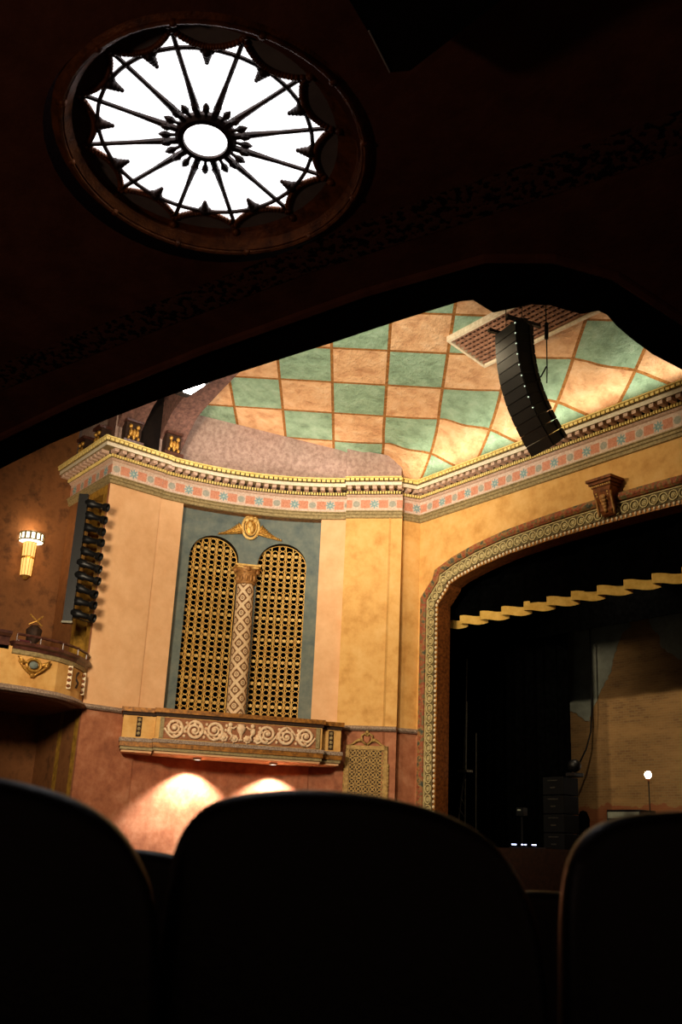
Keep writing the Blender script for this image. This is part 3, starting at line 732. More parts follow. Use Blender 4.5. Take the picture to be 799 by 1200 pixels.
# grille on the lower pilaster
t = thing('wall_grille', 'square gilded grille with heart crest on the rose lower pilaster', 'grille', TP(1, .02, 2.6))
m = MB(TP); a, b, z0, z1 = .33, 1.67, 2.55, 4.55
m.box(a, a+.12, .0, .07, z0, z1); m.box(b-.12, b, .0, .07, z0, z1); m.box(a, b, .0, .07, z1-.12, z1); m.box(a, b, .0, .07, z0, z0+.12)
for k in range(9):
    for x in (a-.02, b+.02): m.ball((x, .04, 3.95-.12*k), .04, .03, .07, 6, 4)
m.build('frame', 'dullgilt', t)
m = MB(TP); m.box(a+.1, b-.1, .0, .012, z0+.1, z1-.1); m.build('backing', 'dark', t)
m = MB(TP); N = 5; st = (b-a-.24)/N
for i in range(N):
    for j in range(8):
        cx, cz_ = a+.12+st*(i+.5), z1-.12-st*(j+.5)
        if cz_ < z0+.1: continue
        m.ring(cx, cz_, st*.40, st*.52, .012, .04, 12)
        for q in range(4):
            an = pi/4+q*pi/2; e = (cos(an), 0, sin(an)); m.obox((cx+e[0]*st*.3, .03, cz_+e[2]*st*.3), e, (0, 1, 0), (-e[2], 0, e[0]), st*.32, .012, .014)
        m.ring(cx, cz_, 0, .035, .012, .055, 8)
m.build('tracery', 'dullgilt', t)
m = MB(TP)
for sg in (-1, 1):
    m.tube([(1+sg*.02, .05, 4.58), (1+sg*.16, .07, 4.7), (1+sg*.17, .07, 4.86), (1+sg*.07, .06, 4.93), (1, .05, 4.85)], .035, 6)
    m.tube([(1+sg*(.18+.4*i/6), .04, 4.72-.15*i/6+.03*sin(i)) for i in range(7)], lambda q: .05*(1-q)+.015, 6)
m.ball((1, .06, 4.97), .06, .04, .06); m.build('crest', 'dullgilt', t, True)
m = MB(TP); m.ball((1, .03, 4.76), .1, .03, .13); m.build('crest_shield', 'rose', t, True)

# ------------------------------------------------------------------ theatre box
t = thing('theatre_box', 'golden curved box balcony front with oval jewelled cartouche at far left', 'balcony', (-29, 9, 5.0))
BP = [(-27.45, 3.0), (-27.45, 9.2), (-27.52, 10.0), (-27.75, 10.75), (-28.2, 11.4), (-28.75, 11.9), (-29.22, 12.2)]
BP2 = [BP[0]]
for i in range(1, len(BP)-1):
    for q in (.75, 1, 1.25) if i > 1 else (1,):
        if q < 1: BP2.append(tuple(Vector(BP[i-1]).lerp(Vector(BP[i]), q)))
        elif q == 1: BP2.append(BP[i])
        else: pass
BP2.append(BP[-1]); BP = BP2
m = MB(); sweep(m, BP, [(0, 5.15), (0, 6.2)]); m.build('parapet', 'yellow', t)
m = MB(); sweep(m, BP, [(-.3, 4.98), (.1, 5.0), (.16, 5.06), (.12, 5.12), (.06, 5.17), (0, 5.18)]); m.build('base_moulding', 'rope', t, True)
m = MB(); P = [(x, y, 4.99) for x, y in BP]+[(-32.5, 12.2, 4.99), (-32.5, 3, 4.99)]; m.add(P, [tuple(range(len(P)))]); P = [(x, y, 5.2) for x, y, z in P]; m.add(P, [tuple(range(len(P)))])
m.build('floor_slab', 'brown', t)
iS = [p for p in BP if p[1] >= 9.3]; path = [(-27.45, 9.3)]+iS
m = MB(); sweep(m, path, [(0, 6.12), (.06, 6.14), (.08, 6.22), (.16, 6.26), (.16, 6.34), (-.25, 6.36)], None); m.build('coping', 'wood', t)
m = MB(); sweep(m, path, [(0, 6.0), (.04, 6.02), (.05, 6.13), (0, 6.14)]); m.build('coping_bed', 'olive', t)
m = MB(); sweep(m, [(-27.45, 3), (-27.45, 9.2)], [(0, 6.1), (0, 6.42), (.06, 6.44), (.16, 6.5), (.16, 6.58), (-.25, 6.6)]); m.build('raised_coping', 'wood', t)
m = MB(); rp = [(x, y, 6.56) for x, y in offs(path, -.02)]
m.tube([(p[0], p[1]+.1, p[2]) for p in rp], .04, 6)
for k in range(0, len(rp), 2): m.tube([(rp[k][0], rp[k][1]+.1, 6.3), (rp[k][0], rp[k][1]+.1, 6.56)], .025, 6)
m.build('rail', 'wood', t)
def TX(y0_, x0_=-27.50, ang=0.):   # frame on the parapet: a along, d outwards
    return lambda a, d, z: (x0_+d*cos(ang)-a*sin(ang), y0_+a*cos(ang)+d*sin(ang), z)
Tx = TX(9.95, -27.5, radians(8))
_T = Tx; Tx = lambda a, d, z: _T(a*.8, d, 5.72+(z-5.72)*.8)
m = MB(Tx); m.tube([(.27*cos(2*pi*i/24), .05, 5.78+.2*sin(2*pi*i/24)) for i in range(24)], .05, 8, closed=True)
for sg in (-1, 1):
    m.tube([(sg*.27, .05, 5.8), (sg*.42, .06, 5.88), (sg*.58, .05, 5.98), (sg*.5, .05, 5.82), (sg*.4, .05, 5.8)], .05, 6); m.ball((sg*.47, .07, 5.87), .07, .05, .06)
    m.tube([(sg*.56, .04, 5.88), (sg*.38, .05, 5.68), (sg*.16, .05, 5.52), (0, .05, 5.38)], .04, 6)
m.ball((0, .05, 5.44), .12, .05, .09); m.ball((0, .05, 6.0), .08, .05, .06)
ct = m.build('cartouche', 'gold', t, True)
m = MB(Tx); m.ball((0, .05, 5.78), .17, .09, .13, 14, 8); m.build('jewel', 'slate', ct, True)
for (px_, py_, an) in ((-28.08, 11.27, radians(38)), (-28.95, 12.06, radians(45))):
    Tq = TX(py_, px_+.03, -an); m = MB(Tq); m.box(-.06, .06, 0, .04, 5.35, 6.0); p = m.build('pendant_panel', 'cream', t)
    m = MB(Tq)
    for k in range(4): m.ball((0, .06, 5.43+.16*k), .06, .04, .05, 8, 5)
    m.build('pendant_carving', 'bronze', p, True)
Tq = TX(11.67, -28.5+.04, -radians(42)); m = MB(Tq); m.tube([(0, .04, 5.45), (.05, .06, 5.6), (-.04, .06, 5.75), (.03, .04, 5.92)], .035, 6); m.build('torch_carving', 'dark', t, True)
# chairs in the box
def box_chair(y, x, label):
    t = thing('box_chair', label, 'chair', (x, y, 5.2), 'chairs in the theatre box')
    m = MB(); m.box(x-.2, x+.2, y-.2, y+.2, 5.6, 5.68); m.build('seat', 'maroon', t, bevel=.02)
    m = MB(); m.box(x-.24, x-.18, y-.2, y+.2, 5.85, 6.58); m.build('backrest', 'maroon', t, bevel=.03)
    for a in (-.17, .17):
        for b in (-.17, .17):
            m = MB(); m.tube([(x+a, y+b, 5.2), (x+a, y+b, 5.6 if a > 0 else 6.55)], .02, 6); m.build('leg', 'wood', t)
box_chair(9.9, -28.1, 'maroon chair in the theatre box, left one above the coping')
box_chair(10.9, -28.5, 'maroon chair in the theatre box, right one above the coping')
# dark torchere standing in the box
t = thing('box_torchere', 'dark stand with gold cross top behind the box rail', 'stand', (-29.6, 10.6, 5.2))
m = MB(); m.lathe([(.2, 0), (.2, .05), (.04, .1), (.04, 1.5), (.2, 1.65), (.24, 1.95), (.1, 2.1)], (-29.6, 10.6, 5.2), n=12); m.build('body', 'dark', t, True)
m = MB()
for sg in (-1, 1): m.tube([(-29.55, 10.6+sg*.2, 7.3), (-29.5, 10.6, 7.42), (-29.55, 10.6-sg*.2, 7.6)], .025, 6)
m.build('finial', 'gold', t)

# sconce
sy = 11.04; sx = -32.5
t = thing('wall_sconce', 'glowing amber column sconce with bright round crown on brown wall', 'lamp', (sx, sy, 9.4))
m = MB(); m.lathe([(.12, 9.42), (.17, 9.45), (.19, 10.0), (.20, 10.02), (.20, 10.06), (.19, 10.08), (.22, 10.55)], (sx+.12, sy, 0), n=20); m.build('shade', 'sconce_glass', t, True)
m = MB()
for k in range(12):
    q = 2*pi*k/12; m.tube([(sx+.12+.185*cos(q), sy+.185*sin(q), 9.44), (sx+.12+.225*cos(q), sy+.225*sin(q), 10.56)], .009, 4)
m.lathe([(.0, 9.3), (.05, 9.32), (.11, 9.4), (.17, 9.44), (.12, 9.44)], (sx+.12, sy, 0), n=16); m.lathe([(.205, 10.0), (.215, 10.04), (.205, 10.08)], (sx+.12, sy, 0), n=16)
m.build('cage', 'gold', t)
m = MB(); m.lathe([(.22, 10.55), (.38, 10.58), (.38, 10.82), (.34, 10.84)], (sx+.2, sy, 0), n=24); m.build('crown_glass', 'sconce_top', t, True)
m = MB()
for z in (10.6, 10.84): m.lathe([(.385, z-.025), (.41, z-.01), (.41, z+.01), (.385, z+.025)], (sx+.2, sy, 0), n=24)
for k in range(14):
    q = 2*pi*k/14; m.obox((sx+.2+.39*cos(q), sy+.39*sin(q), 10.72), (-sin(q), cos(q), 0), (cos(q), sin(q), 0), (0, 0, 1), .035, .01, .12)
m.build('crown_band', 'olive', t)

# stage lamps on a pole in front of the pier end
LX, LY = -28.86, 11.3
t = thing('lighting_pole', 'tall black lighting boom fixed in front of the pier end', 'stand', (LX, LY, 7.4))
m = MB(); m.obox((LX, LY, 9.43), (.59, .81, 0), (-.81, .59, 0), (0, 0, 1), .14, .08, 2.0); m.build('rail_box', 'black', t)
m = MB()
for z in (7.6, 9.4, 11.2): m.tube([(LX, LY, z), (LX-.4, 12.25, z)], .025, 6)
m.build('wall_bracket', 'dimsteel', t)
m = MB(); m.obox((LX, LY, 7.4), (.59, .81, 0), (-.81, .59, 0), (0, 0, 1), .16, .1, .03); m.build('foot_plate', 'steel', t)
def lamp_proto():
    t = thing('stage_spotlight', '', 'stage light', (0, 0, 0), 'stage spotlights on the boom', absolute=False)
    m = MB(); ax = Vector((.75, .58, -.30)).normalized()
    m.lathe([(.0, -.35), (.09, -.34), (.13, -.28), (.13, -.05), (.09, 0), (.085, .3), (.1, .34)], (0, 0, 0), ax, 14); m.build('body', 'black', t, True)
    m = MB(); m.lathe([(.1, .3), (.125, .34), (.135, .46), (.12, .46), (.1, .36)], (0, 0, 0), ax, 14); m.build('lens_hood', 'black', t)
    m = MB(); m.lathe([(0, .37), (.1, .36)], (0, 0, 0), ax, 14); m.build('lens', 'dimsteel', t)
    m = MB(); side = Vector((.58, -.75, 0)).normalized()*.15
    m.tube([tuple(side+ax*(-.1)), tuple(side+Vector((-.16, -.1, .06))), (-.22, -.16, .06), tuple(-side+Vector((-.16, -.1, .06))), tuple(-side+ax*(-.1))], .014, 6); m.build('yoke', 'black', t)
    m = MB(); m.box(-.28, -.18, -.2, -.12, .0, .12); m.build('clamp', 'dimsteel', t)
    return t
lp0 = lamp_proto(); ordn = ['topmost', 'second from the top', 'third from the top', 'fourth from the top', 'fifth from the top', 'fifth from the bottom', 'fourth from the bottom', 'third from the bottom', 'second from the bottom', 'lowest']
for i in range(10):
    o = lp0 if i == 0 else copy_tree(lp0)
    o.location = (LX+.26+random.uniform(-.03, .03), LY+.28, 11.10-i*.385); o.rotation_euler = (0, random.uniform(-.1, .12), random.uniform(-.12, .12))
    o['label'] = 'black stage spotlight, %s of the ten on the boom' % ordn[i]

# ------------------------------------------------------------------ line array
Y = 17.0; nf = Vector((-.2, -.98, 0)).normalized(); sd = Vector((nf.y*-1, nf.x, 0)).normalized(); bkv = -nf
sd = Vector((.98, -.2, 0))
t = thing('line_array', 'black curved line array of speakers hanging before the checkered ceiling', 'speaker', (-16.3, 17, 14.3))
p = Vector((-16.2, 16.75, 14.02)); tl = [1, 3, 6, 9, 13, 17, 21, 25, 29, 32, 35, 38]; H = .282; W = .46
for i, a in enumerate(tl):
    a = radians(a); dn = (bkv*sin(a)+Vector((0, 0, -1))*cos(a)); fr = (nf*cos(a)+Vector((0, 0, -1))*sin(a))
    c = p+dn*(H/2); m = MB()
    h = H*.495; D = .26
    # trapezoid cabinet: tall at the front, shallower at the back
    P = []
    for yy, hh in ((0, h), (-2*D, h*.82)):
        for sx_ in (-1, 1):
            for sz in (-1, 1): P.append(tuple(c+fr*yy+sd*(sx_*W)+dn*(sz*hh)))
    m.add(P, [(0, 1, 3, 2), (4, 6, 7, 5), (0, 4, 5, 1), (2, 3, 7, 6), (0, 2, 6, 4), (1, 5, 7, 3)])
    cab = m.build('cabinet', 'black', t, bevel=.008)
    m = MB(); m.obox(c+fr*.012, sd, fr, dn, W*.97, .012, h*.93); m.build('front_grille', 'mesh_black', cab)
    m = MB(); m.obox(c-fr*.42+sd*(W+.015), sd, fr, dn, .015, .04, h*.9); m.build('side_bracket', 'dimsteel', cab)
    if i < 9: m = MB(); m.ball(c+fr*.015+sd*(W*.93)-dn*(h*.5), .022, n=8, m=5); m.build('indicator_light', 'led_dot', cab)
    p = p+dn*H
top = Vector((-16.2, 16.75, 14.02))
m = MB(); m.obox(top+Vector((0, 0, .06))+bkv*.25, sd, nf, (0, 0, 1), .5, .06, .05); m.obox(top+Vector((0, 0, .06))+bkv*.25-sd*.4, sd, nf, (0, 0, 1), .05, .5, .04); m.obox(top+Vector((0, 0, .06))+bkv*.25+sd*.4, sd, nf, (0, 0, 1), .05, .5, .04); m.build('rigging_frame', 'dimsteel', t)
m = MB()
for s_ in (-1, 1): q = top+sd*(.35*s_)+bkv*.25; m.tube([tuple(q+Vector((0, 0, .1))), (q.x, q.y, ceil_z(q.y)+.02)], .012, 6)
m.build('hanging_chain', 'dimsteel', t)
# cable and clamp beside it
t = thing('hanging_cable', 'black hanging cable with hook beside the line array', 'cable', (-15.3, 17.2, 12.3))
m = MB(); m.tube([(-15.35, 17.3, ceil_z(17.3)), (-15.35, 17.3, 14.6), (-15.3, 17.25, 13.4), (-15.26, 17.2, 12.7), (-15.28, 17.2, 12.3)], .016, 6); m.build('cable', 'black', t)
m = MB(); m.tube([(-15.34, 17.3, 14.0), (-15.33, 17.28, 13.55)], .05, 8); m.tube([(-15.28, 17.2, 12.75), (-15.45, 17.2, 12.55), (-15.6, 17.2, 12.5)], .02, 6); m.build('hook', 'black', t)

# ------------------------------------------------------------------ stage house
m = MB(); m.box(-34, -1, 20.3, 30.2, 1.4, 1.6); struct(m.build('floor_stage', 'stage'), 'black stage floor behind the arch', 'floor')
m = MB(); m.box(-34, -1, 20.25, 20.35, 0, 1.6); struct(m.build('wall_stage_front', 'dark'), 'dark front face of the stage', 'wall')
m = MB(); m.add([(-36, 30, 0), (-4, 30, 0), (-4, 30, 16), (-36, 30, 16)], [(0, 1, 2, 3)]); struct(m.build('wall_back', 'brick'), 'old brick back wall of the stage', 'wall')
m = MB(); m.add([(-34, 22.3, 0), (-34, 30, 0), (-34, 30, 16), (-34, 22.3, 16)], [(0, 1, 2, 3)]); m.add([(-34, 22.35, 0), (-25.6, 22.35, 0), (-25.6, 22.35, 16), (-34, 22.35, 16)], [(0, 1, 2, 3)])
m.add([(-34, 22.2, 16), (-4, 22.2, 16), (-4, 30, 16), (-34, 30, 16)], [(0, 1, 2, 3)]); m.add([(-34, 22.3, 13), (-4, 22.3, 13), (-4, 22.3, 16), (-34, 22.3, 16)], [(0, 1, 2, 3)])
struct(m.build('wall_stage_side', 'velvet'), 'black side of the stage house', 'wall')
# remains of plaster on the brick: traced outlines on the wall, 2 cm thick
def wob(pts, amp=.05, sub=5):
    out = []
    for a, b in zip(pts, pts[1:]+pts[:1]):
        for i in range(sub): 
            f = i/sub; k = 1 if i else 0; out.append((a[0]+(b[0]-a[0])*f+random.uniform(-amp, amp)*k, a[1]+(b[1]-a[1])*f+random.uniform(-amp, amp)*k))
    return out
pl1 = wob([(-27.2, 11), (-23.6, 11), (-22.9, 9.5), (-23.3, 9.35), (-23.55, 8.9), (-23.7, 8.5), (-23.85, 8.0), (-24.1, 7.7), (-24.45, 7.2), (-24.75, 6.75), (-24.85, 6.5), (-24.95, 6.25), (-25.2, 6.4), (-25.6, 6.65), (-25.9, 6.75), (-26.15, 6.55), (-26.3, 6.3), (-26.7, 6.1), (-27.2, 6.2)], .035)
pl2 = wob([(-22.1, 11), (-22.1, 9.6), (-21.95, 9.25), (-21.7, 9.0), (-21.65, 8.6), (-21.3, 8.35), (-21.0, 8.1), (-20.6, 7.9), (-19.9, 7.6), (-19.2, 7.2), (-18.5, 7.0), (-18.5, 11)], .04)
for pl, lab in ((pl1, 'grey plaster remnant on the brick wall left of the bare patch'), (pl2, 'grey plaster remnant on the brick wall right of the bare patch')):
    m = MB(); m.prism(pl, 29.975, 29.998); tag(m.build('plaster_remnant', 'plaster_old'), lab, 'plaster')
def curtain(name, x0, x1, yc, z0, z1, mat, amp=.12, wl=.5, zfun=None, n=None, thick=.0):
    n = n or int((x1-x0)/(wl/8)); m = MB(); P = []
    for i in range(n+1):
        x = x0+(x1-x0)*i/n; y = yc+amp*sin(2*pi*x/wl)+amp*.4*sin(2*pi*x/(wl*2.7))
        P += [(x, y, z0), (x, y, z1)]
    m.add(P, [(2*i, 2*i+2, 2*i+3, 2*i+1) for i in range(n)])
    P2 = [(a, b+.03, c) for a, b, c in P]; m.add(P2, [(2*i, 2*i+2, 2*i+3, 2*i+1) for i in range(n)])
    return m
tag(curtain('x', -33.5, -23.85, 27.5, 1.62, 13, 'velvet').build('leg_curtain', 'velvet', smooth=True), 'black leg curtain at the left side of the stage', 'curtain')
tag(curtain('x', -34, -6, 27.0, 8.86, 14, 'velvet', amp=.015).build('border_curtain', 'velvet', smooth=True), 'black border curtain across the top of the brick wall', 'curtain')
# valance with gold fringe
t = thing('valance', 'black stage valance edged with a folded gold band', 'curtain', (XC, 23.1, 8.6))
curtain('x', -26.2, -8.5, 23.05, 8.84, 13.5, 'velvet', amp=.10, wl=1.1).build('velvet_drop', 'velvet', t, True)
m = MB(); P = []; n = 900
def foldx(u):     # knife pleats: the band doubles back on itself
    k = math.floor(u/.95); f = u/.95-k
    if f < .78: g = f/.78; return (k*.95+g*1.05, -.14+.30*g)
    g = (f-.78)/.22; return (k*.95+1.05-.10*g, .16-.30*g)
for i in range(n+1):
    u = 17.7*i/n; dx, dy = foldx(u); sag = .05*sin((u/.95)*2*pi+1.2)
    P += [(-26.2+dx, 23.0+dy, 8.58+sag), (-26.2+dx, 23.0+dy, 8.86+sag)]
m.add(P, [(2*i, 2*i+2, 2*i+3, 2*i+1) for i in range(n)]); m.build('gold_band', 'fringe', t, True)
# work light that lights the brick
t = thing('work_light', 'stage work light hanging behind the valance', 'light', (-20.5, 24.3, 10.4))
m = MB(); m.box(-20.8, -20.2, 24.15, 24.45, 10.5, 10.75); m.tube([(-20.5, 24.3, 10.75), (-20.5, 24.3, 15.98)], .02, 6); m.build('housing', 'black', t)
# ghost light
gx, gy = -21.0, 28.03
t = thing('ghost_light', 'bare glowing bulb on a thin stand in front of the brick wall', 'lamp', (gx, gy, 1.6))
m = MB(); m.lathe([(.3, 0), (.3, .03), (.03, .06), (.018, .1), (.018, 2.3)], (gx, gy, 1.6), n=14); m.build('stand', 'black', t)
m = MB(); m.lathe([(.03, 0), (.035, .03), (.03, .12)], (gx, gy, 3.88), n=10); m.build('socket', 'bronze', t)
m = MB(); m.ball((gx, gy, 4.1), .10, .10, .115, 14, 10); m.build('bulb', 'bulb', t, True)
# lift tower
tx, ty = -26.2, 25.0
t = thing('lift_tower', 'slim metal lift tower standing in the dark left wing', 'tower', (tx, ty, 1.6))
m = MB(); m.tube([(tx, ty, 4.2), (tx+.02, ty, 6.5)], .035, 8); m.tube([(tx-.12, ty, 4.25), (tx-.02, ty, 5.9)], .014, 6); m.build('mast', 'steel', t)
m = MB(); m.tube([(tx, ty, 6.5), (tx+.03, ty, 8.0)], .025, 6); m.build('upper_mast', 'dimsteel', t)
m = MB(); m.box(tx-.25, tx+.2, ty-.15, ty+.15, 4.1, 4.18); m.build('collar', 'steel', t)
m = MB()
for dx in (-.02, .5): m.tube([(tx+dx, ty, 1.6), (tx+dx, ty, 4.15 if dx < .1 else 5.4)], .022, 6)
for k in range(5): m.tube([(tx-.45+.1*k, ty, 2.6+.35*k), (tx, ty, 2.2+.4*k)], .015, 5)
m.tube([(tx-.5, ty, 1.6), (tx-.05, ty, 4.1)], .025, 6); m.build('lattice_base', 'dimsteel', t)
# amplifier racks
rx, ry = -22.35, 25.4
t = thing('equipment_rack', 'tall stack of black equipment cases near the stage centre left', 'rack', (rx, ry, 1.6))
for k in range(4):
    z = 1.62+.56*k; m = MB(); m.box(rx-.42, rx+.42, ry-.35, ry+.35, z, z+.54); cs_ = m.build('case', 'rackblack', t, bevel=.02)
    m = MB(); m.box(rx-.2, rx+.2, ry-.37, ry-.35, z+.42, z+.45); m.box(rx-.1, rx+.1, ry-.37, ry-.35, z+.2, z+.24); m.build('handle', 'dimsteel', cs_)
t = thing('moving_light', 'black moving stage light perched on the equipment cases', 'stage light', (-21.85, 25.5, 3.86))
m = MB(); m.box(-22.05, -21.65, 25.3, 25.7, 3.86, 3.98); m.build('base', 'black', t, bevel=.02)
m = MB(); m.ball((-21.85, 25.5, 4.2), .22, .2, .2, 12, 8); m.build('head', 'black', t, True)
t = thing('stage_cable', 'thin black cable curving down in front of the brick wall', 'cable', (-24.2, 29.5, 4.4))
pts = [(-24.28, 29.4, 10.5), (-24.3, 29.4, 8.0), (-24.32, 29.4, 6.6), (-24.4, 29.4, 5.8), (-24.55, 29.3, 5.2), (-24.8, 29.2, 4.7), (-25.1, 29.0, 4.4)]
m = MB(); m.tube(pts, .03, 6); m.build('cable', 'black', t)
t = thing('covered_stand', 'small black draped object standing before the brick wall', 'stand', (-24.0, 28.4, 1.6))
m = MB(); m.lathe([(.3, 0), (.26, .5), (.2, 1.0), (.22, 1.15), (.12, 1.4), (.0, 1.45)], (-24.0, 28.4, 1.6), n=14); m.build('drape', 'velvet', t, True)
t = thing('flight_case', 'black framed flight case with pale top at the back of the stage', 'case', (-22.2, 28.5, 1.6))
m = MB(); m.box(-22.85, -21.5, 28.2, 29.0, 1.6, 3.05); m.build('body', 'black', t, bevel=.02)
m = MB(); m.box(-22.8, -21.55, 28.18, 28.2, 2.78, 2.98); m.build('label_strip', 'plaster_old', t)
t = thing('led_bar', 'low stage bar with small blue-white lights glowing', 'light', (-23.0, 24.5, 1.6))
m = MB(); m.box(-23.5, -22.0, 24.3, 24.6, 1.6, 1.72); m.build('housing', 'black', t)
for x, w in ((-23.28, .08), (-22.93, .02), (-22.8, .02), (-22.45, .07)):
    m = MB(); m.box(x-w, x+w, 24.25, 24.3, 1.77, 1.80); m.build('light_cell', 'led_blue', t)
    m = MB(); m.box(x-.02, x+.02, 24.3, 24.34, 1.7, 1.82); m.build('cell_bracket', 'black', t)
t = thing('control_box', 'small grey control box with pale display in the dark wing', 'box', (-24.0, 25.4, 1.6))
m = MB(); m.tube([(-24.0, 25.4, 1.6), (-24.0, 25.4, 2.7)], .03, 6); m.build('post', 'black', t)
m = MB(); m.box(-24.15, -23.85, 25.3, 25.5, 2.7, 2.95); m.build('case', 'black', t)
m = MB(); m.box(-24.08, -23.95, 25.28, 25.3, 2.85, 2.89); m.build('display', 'plaster_old', t)

# ------------------------------------------------------------------ balcony overhead
N0 = Vector((-.1, .08, 1.0)); P_0 = Vector((-4.64, 2.269, 5.198))
def sz_(x, y, dz=0): return P_0.z+.1*(x-P_0.x)-.08*(y-P_0.y)+dz
EDGE = [(-16.5, 1.9), (-12.0, 2.42), (-9.63, 2.87), (-8.79, 3.05), (-7.98, 3.27), (-7.28, 3.49), (-6.56, 3.76), (-5.80, 4.06), (-5.21, 4.28), (-4.76, 4.46), (-4.69, 4.52), (-4.70, 4.73), (-4.59, 4.79), (-4.45, 4.87), (-4.37, 4.98), (-4.33, 5.12), (-4.29, 5.22), (-4.19, 5.28), (-4.18, 5.36), (-4.22, 5.52), (-4.25, 5.74), (-4.27, 6.0), (-4.25, 6.33), (-4.1, 7.2), (-3.7, 8.2), (-2.6, 9.0), (2.0, 9.4)]
SM = [(-16.5, 1.5), (-12.0, 2.02), (-9.5, 2.5), (-7.9, 2.9), (-6.5, 3.35), (-5.1, 3.87), (-4.3, 4.25), (-4.0, 4.6), (-3.85, 5.05), (-3.85, 5.6), (-3.85, 6.2), (-3.7, 7.1), (-3.3, 7.9), (-2.3, 8.6), (2.0, 9.0)]
LC = (-4.78, 2.337)        # laylight centre
def on(x, y, dz=0): return (x, y, sz_(x, y, dz))
m = MB(); HO = [(LC[0]+.95*cos(2*pi*k/48), LC[1]+.95*sin(2*pi*k/48)) for k in range(48)]
import bmesh
def filled(name, outer, holes, dz, mat):
    bm = bmesh.new(); es = []
    for loop in [outer]+holes:
        vs = [bm.verts.new(on(x, y, dz)) for x, y in loop]
        for a, b in zip(vs, vs[1:]+vs[:1]): es.append(bm.edges.new((a, b)))
    bmesh.ops.triangle_fill(bm, edges=es, use_beauty=True)
    me = bpy.data.meshes.new(name); bm.to_mesh(me); bm.free(); me.materials.append(MT[mat]); o = bpy.data.objects.new(name, me); C.objects.link(o); return o
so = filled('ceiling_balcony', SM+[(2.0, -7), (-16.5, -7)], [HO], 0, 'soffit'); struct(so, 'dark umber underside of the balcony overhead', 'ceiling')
eb = MB(); up = 1.1
def strip(mb, A_, dzA, B_, dzB, mi=None):
    P = []
    for a, b in zip(A_, B_): P += [on(a[0], a[1], dzA), on(b[0], b[1], dzB)]
    mb.add(P, [(2*i, 2*i+2, 2*i+3, 2*i+1) for i in range(len(A_)-1)], mi=mi)
# edge moulding: bottom surface between inner line and edge (same dz so the traced outline holds); its shading is put into the near-black colour
bm = bmesh.new(); es = []
vs = [bm.verts.new(on(x, y, 0)) for x, y in EDGE+SM[::-1]]
for a, b in zip(vs, vs[1:]+vs[:1]): es.append(bm.edges.new((a, b)))
bmesh.ops.triangle_fill(bm, edges=es, use_beauty=True); me = bpy.data.meshes.new('trim_11'); bm.to_mesh(me); bm.free(); me.materials.append(MT['soffdark'])
o = bpy.data.objects.new('trim_11', me); C.objects.link(o); struct(o, 'moulded front lip of the balcony underside, shade painted into its near-black colour', 'moulding')
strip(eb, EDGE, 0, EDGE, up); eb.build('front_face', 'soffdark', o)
m = MB(); P = [on(x, y, up) for x, y in EDGE]+[on(2, -7, up), on(-16.5, -7, up)]; m.add(P, [tuple(range(len(P)))]); struct(m.build('balcony_floor', 'carpet'), 'top of the balcony overhead', 'floor')
IN2 = [(-16.5, 1.38), (-12.0, 1.9), (-9.5, 2.38), (-7.9, 2.78), (-6.5, 3.23), (-5.1, 3.75), (-4.2, 4.15)]
m = MB()
for a, dz in ((SM[:7], -.02),):
    m.tube([on(x, y, dz) for x, y in SM], .035, 6)
m.build('inner_bead', 'soffit', o)
BA = [(-9.5, 1.9), (-7.9, 2.45), (-6.4, 3.0), (-5.2, 3.45), (-4.3, 3.85), (-3.3, 4.3), (-2.2, 4.75)]; BBd = [(-9.4, 1.6), (-7.8, 2.2), (-6.2, 2.8), (-5.0, 3.25), (-4.1, 3.6), (-3.1, 4.05), (-2.0, 4.5)]
m = MB(); strip(m, BA, -.006, BBd, -.006); o2 = m.build('stencil_band', 'fret', so)
# laylight
t = thing('laylight', 'round sunburst glass laylight with bronze spokes in the dark balcony ceiling', 'ceiling light', on(LC[0], LC[1], 0))
e1 = Vector((1, 0, .1)).normalized(); nn_ = N0.normalized(); e2 = nn_.cross(e1)
c0 = Vector(on(-4.71, 2.308, .1)); cR = Vector(on(-4.66, 2.352, 0))
def TL(r, a, h=0): q = c0+e1*(r*cos(a))+e2*(r*sin(a))+nn_*h; return tuple(q)
def TO(r, a, h=0): q = cR+e1*(r*cos(a))+e2*(r*sin(a))+nn_*h; return tuple(q)
A0 = radians(15.2)
R1, R2, RO = .785, .645, .89
m = MB(); m.add([tuple(c0+nn_*.012)]+[TL(R1+.02, 2*pi*k/48, .012) for k in range(48)], [(0, 1+k, 1+(k+1) % 48) for k in range(48)]); m.build('glass_disc', 'glass', t)
m = MB(); m.add([tuple(c0-nn_*.03)]+[TL(.132, 2*pi*k/32, -.03) for k in range(32)], [(0, 1+k, 1+(k+1) % 32) for k in range(32)]); m.build('hub_glass', 'glass_hub', t)
def TRr(r0, h0, r1, h1, mb, n=48, f0=None, f1=None):
    P = []
    for k in range(n): a = 2*pi*k/n; P += [(f0 or TL)(r0, a, h0), (f1 or TL)(r1, a, h1)]
    mb.add(P, [(2*k, 2*((k+1) % n), 2*((k+1) % n)+1, 2*k+1) for k in range(n)])
m = MB(); TRr(.128, -.028, .133, -.045, m); TRr(.133, -.045, .165, -.045, m); TRr(.165, -.045, .187, -.02, m); TRr(.187, -.02, .185, .01, m); m.build('hub_ring', 'bronze_dark', t, True)
for k in range(12):
    a = A0+k*pi/6; m = MB(); m.tube([TL(.18, a, -.02), TL(.28, a, -.015), TL(.45, a, -.01), TL(R1, a, 0)], lambda q: .015 if q > .4 else .022, 6); m.ball(TL(.26, a, -.02), .026, n=6, m=5); m.build('spoke', 'bronze_dark', t)
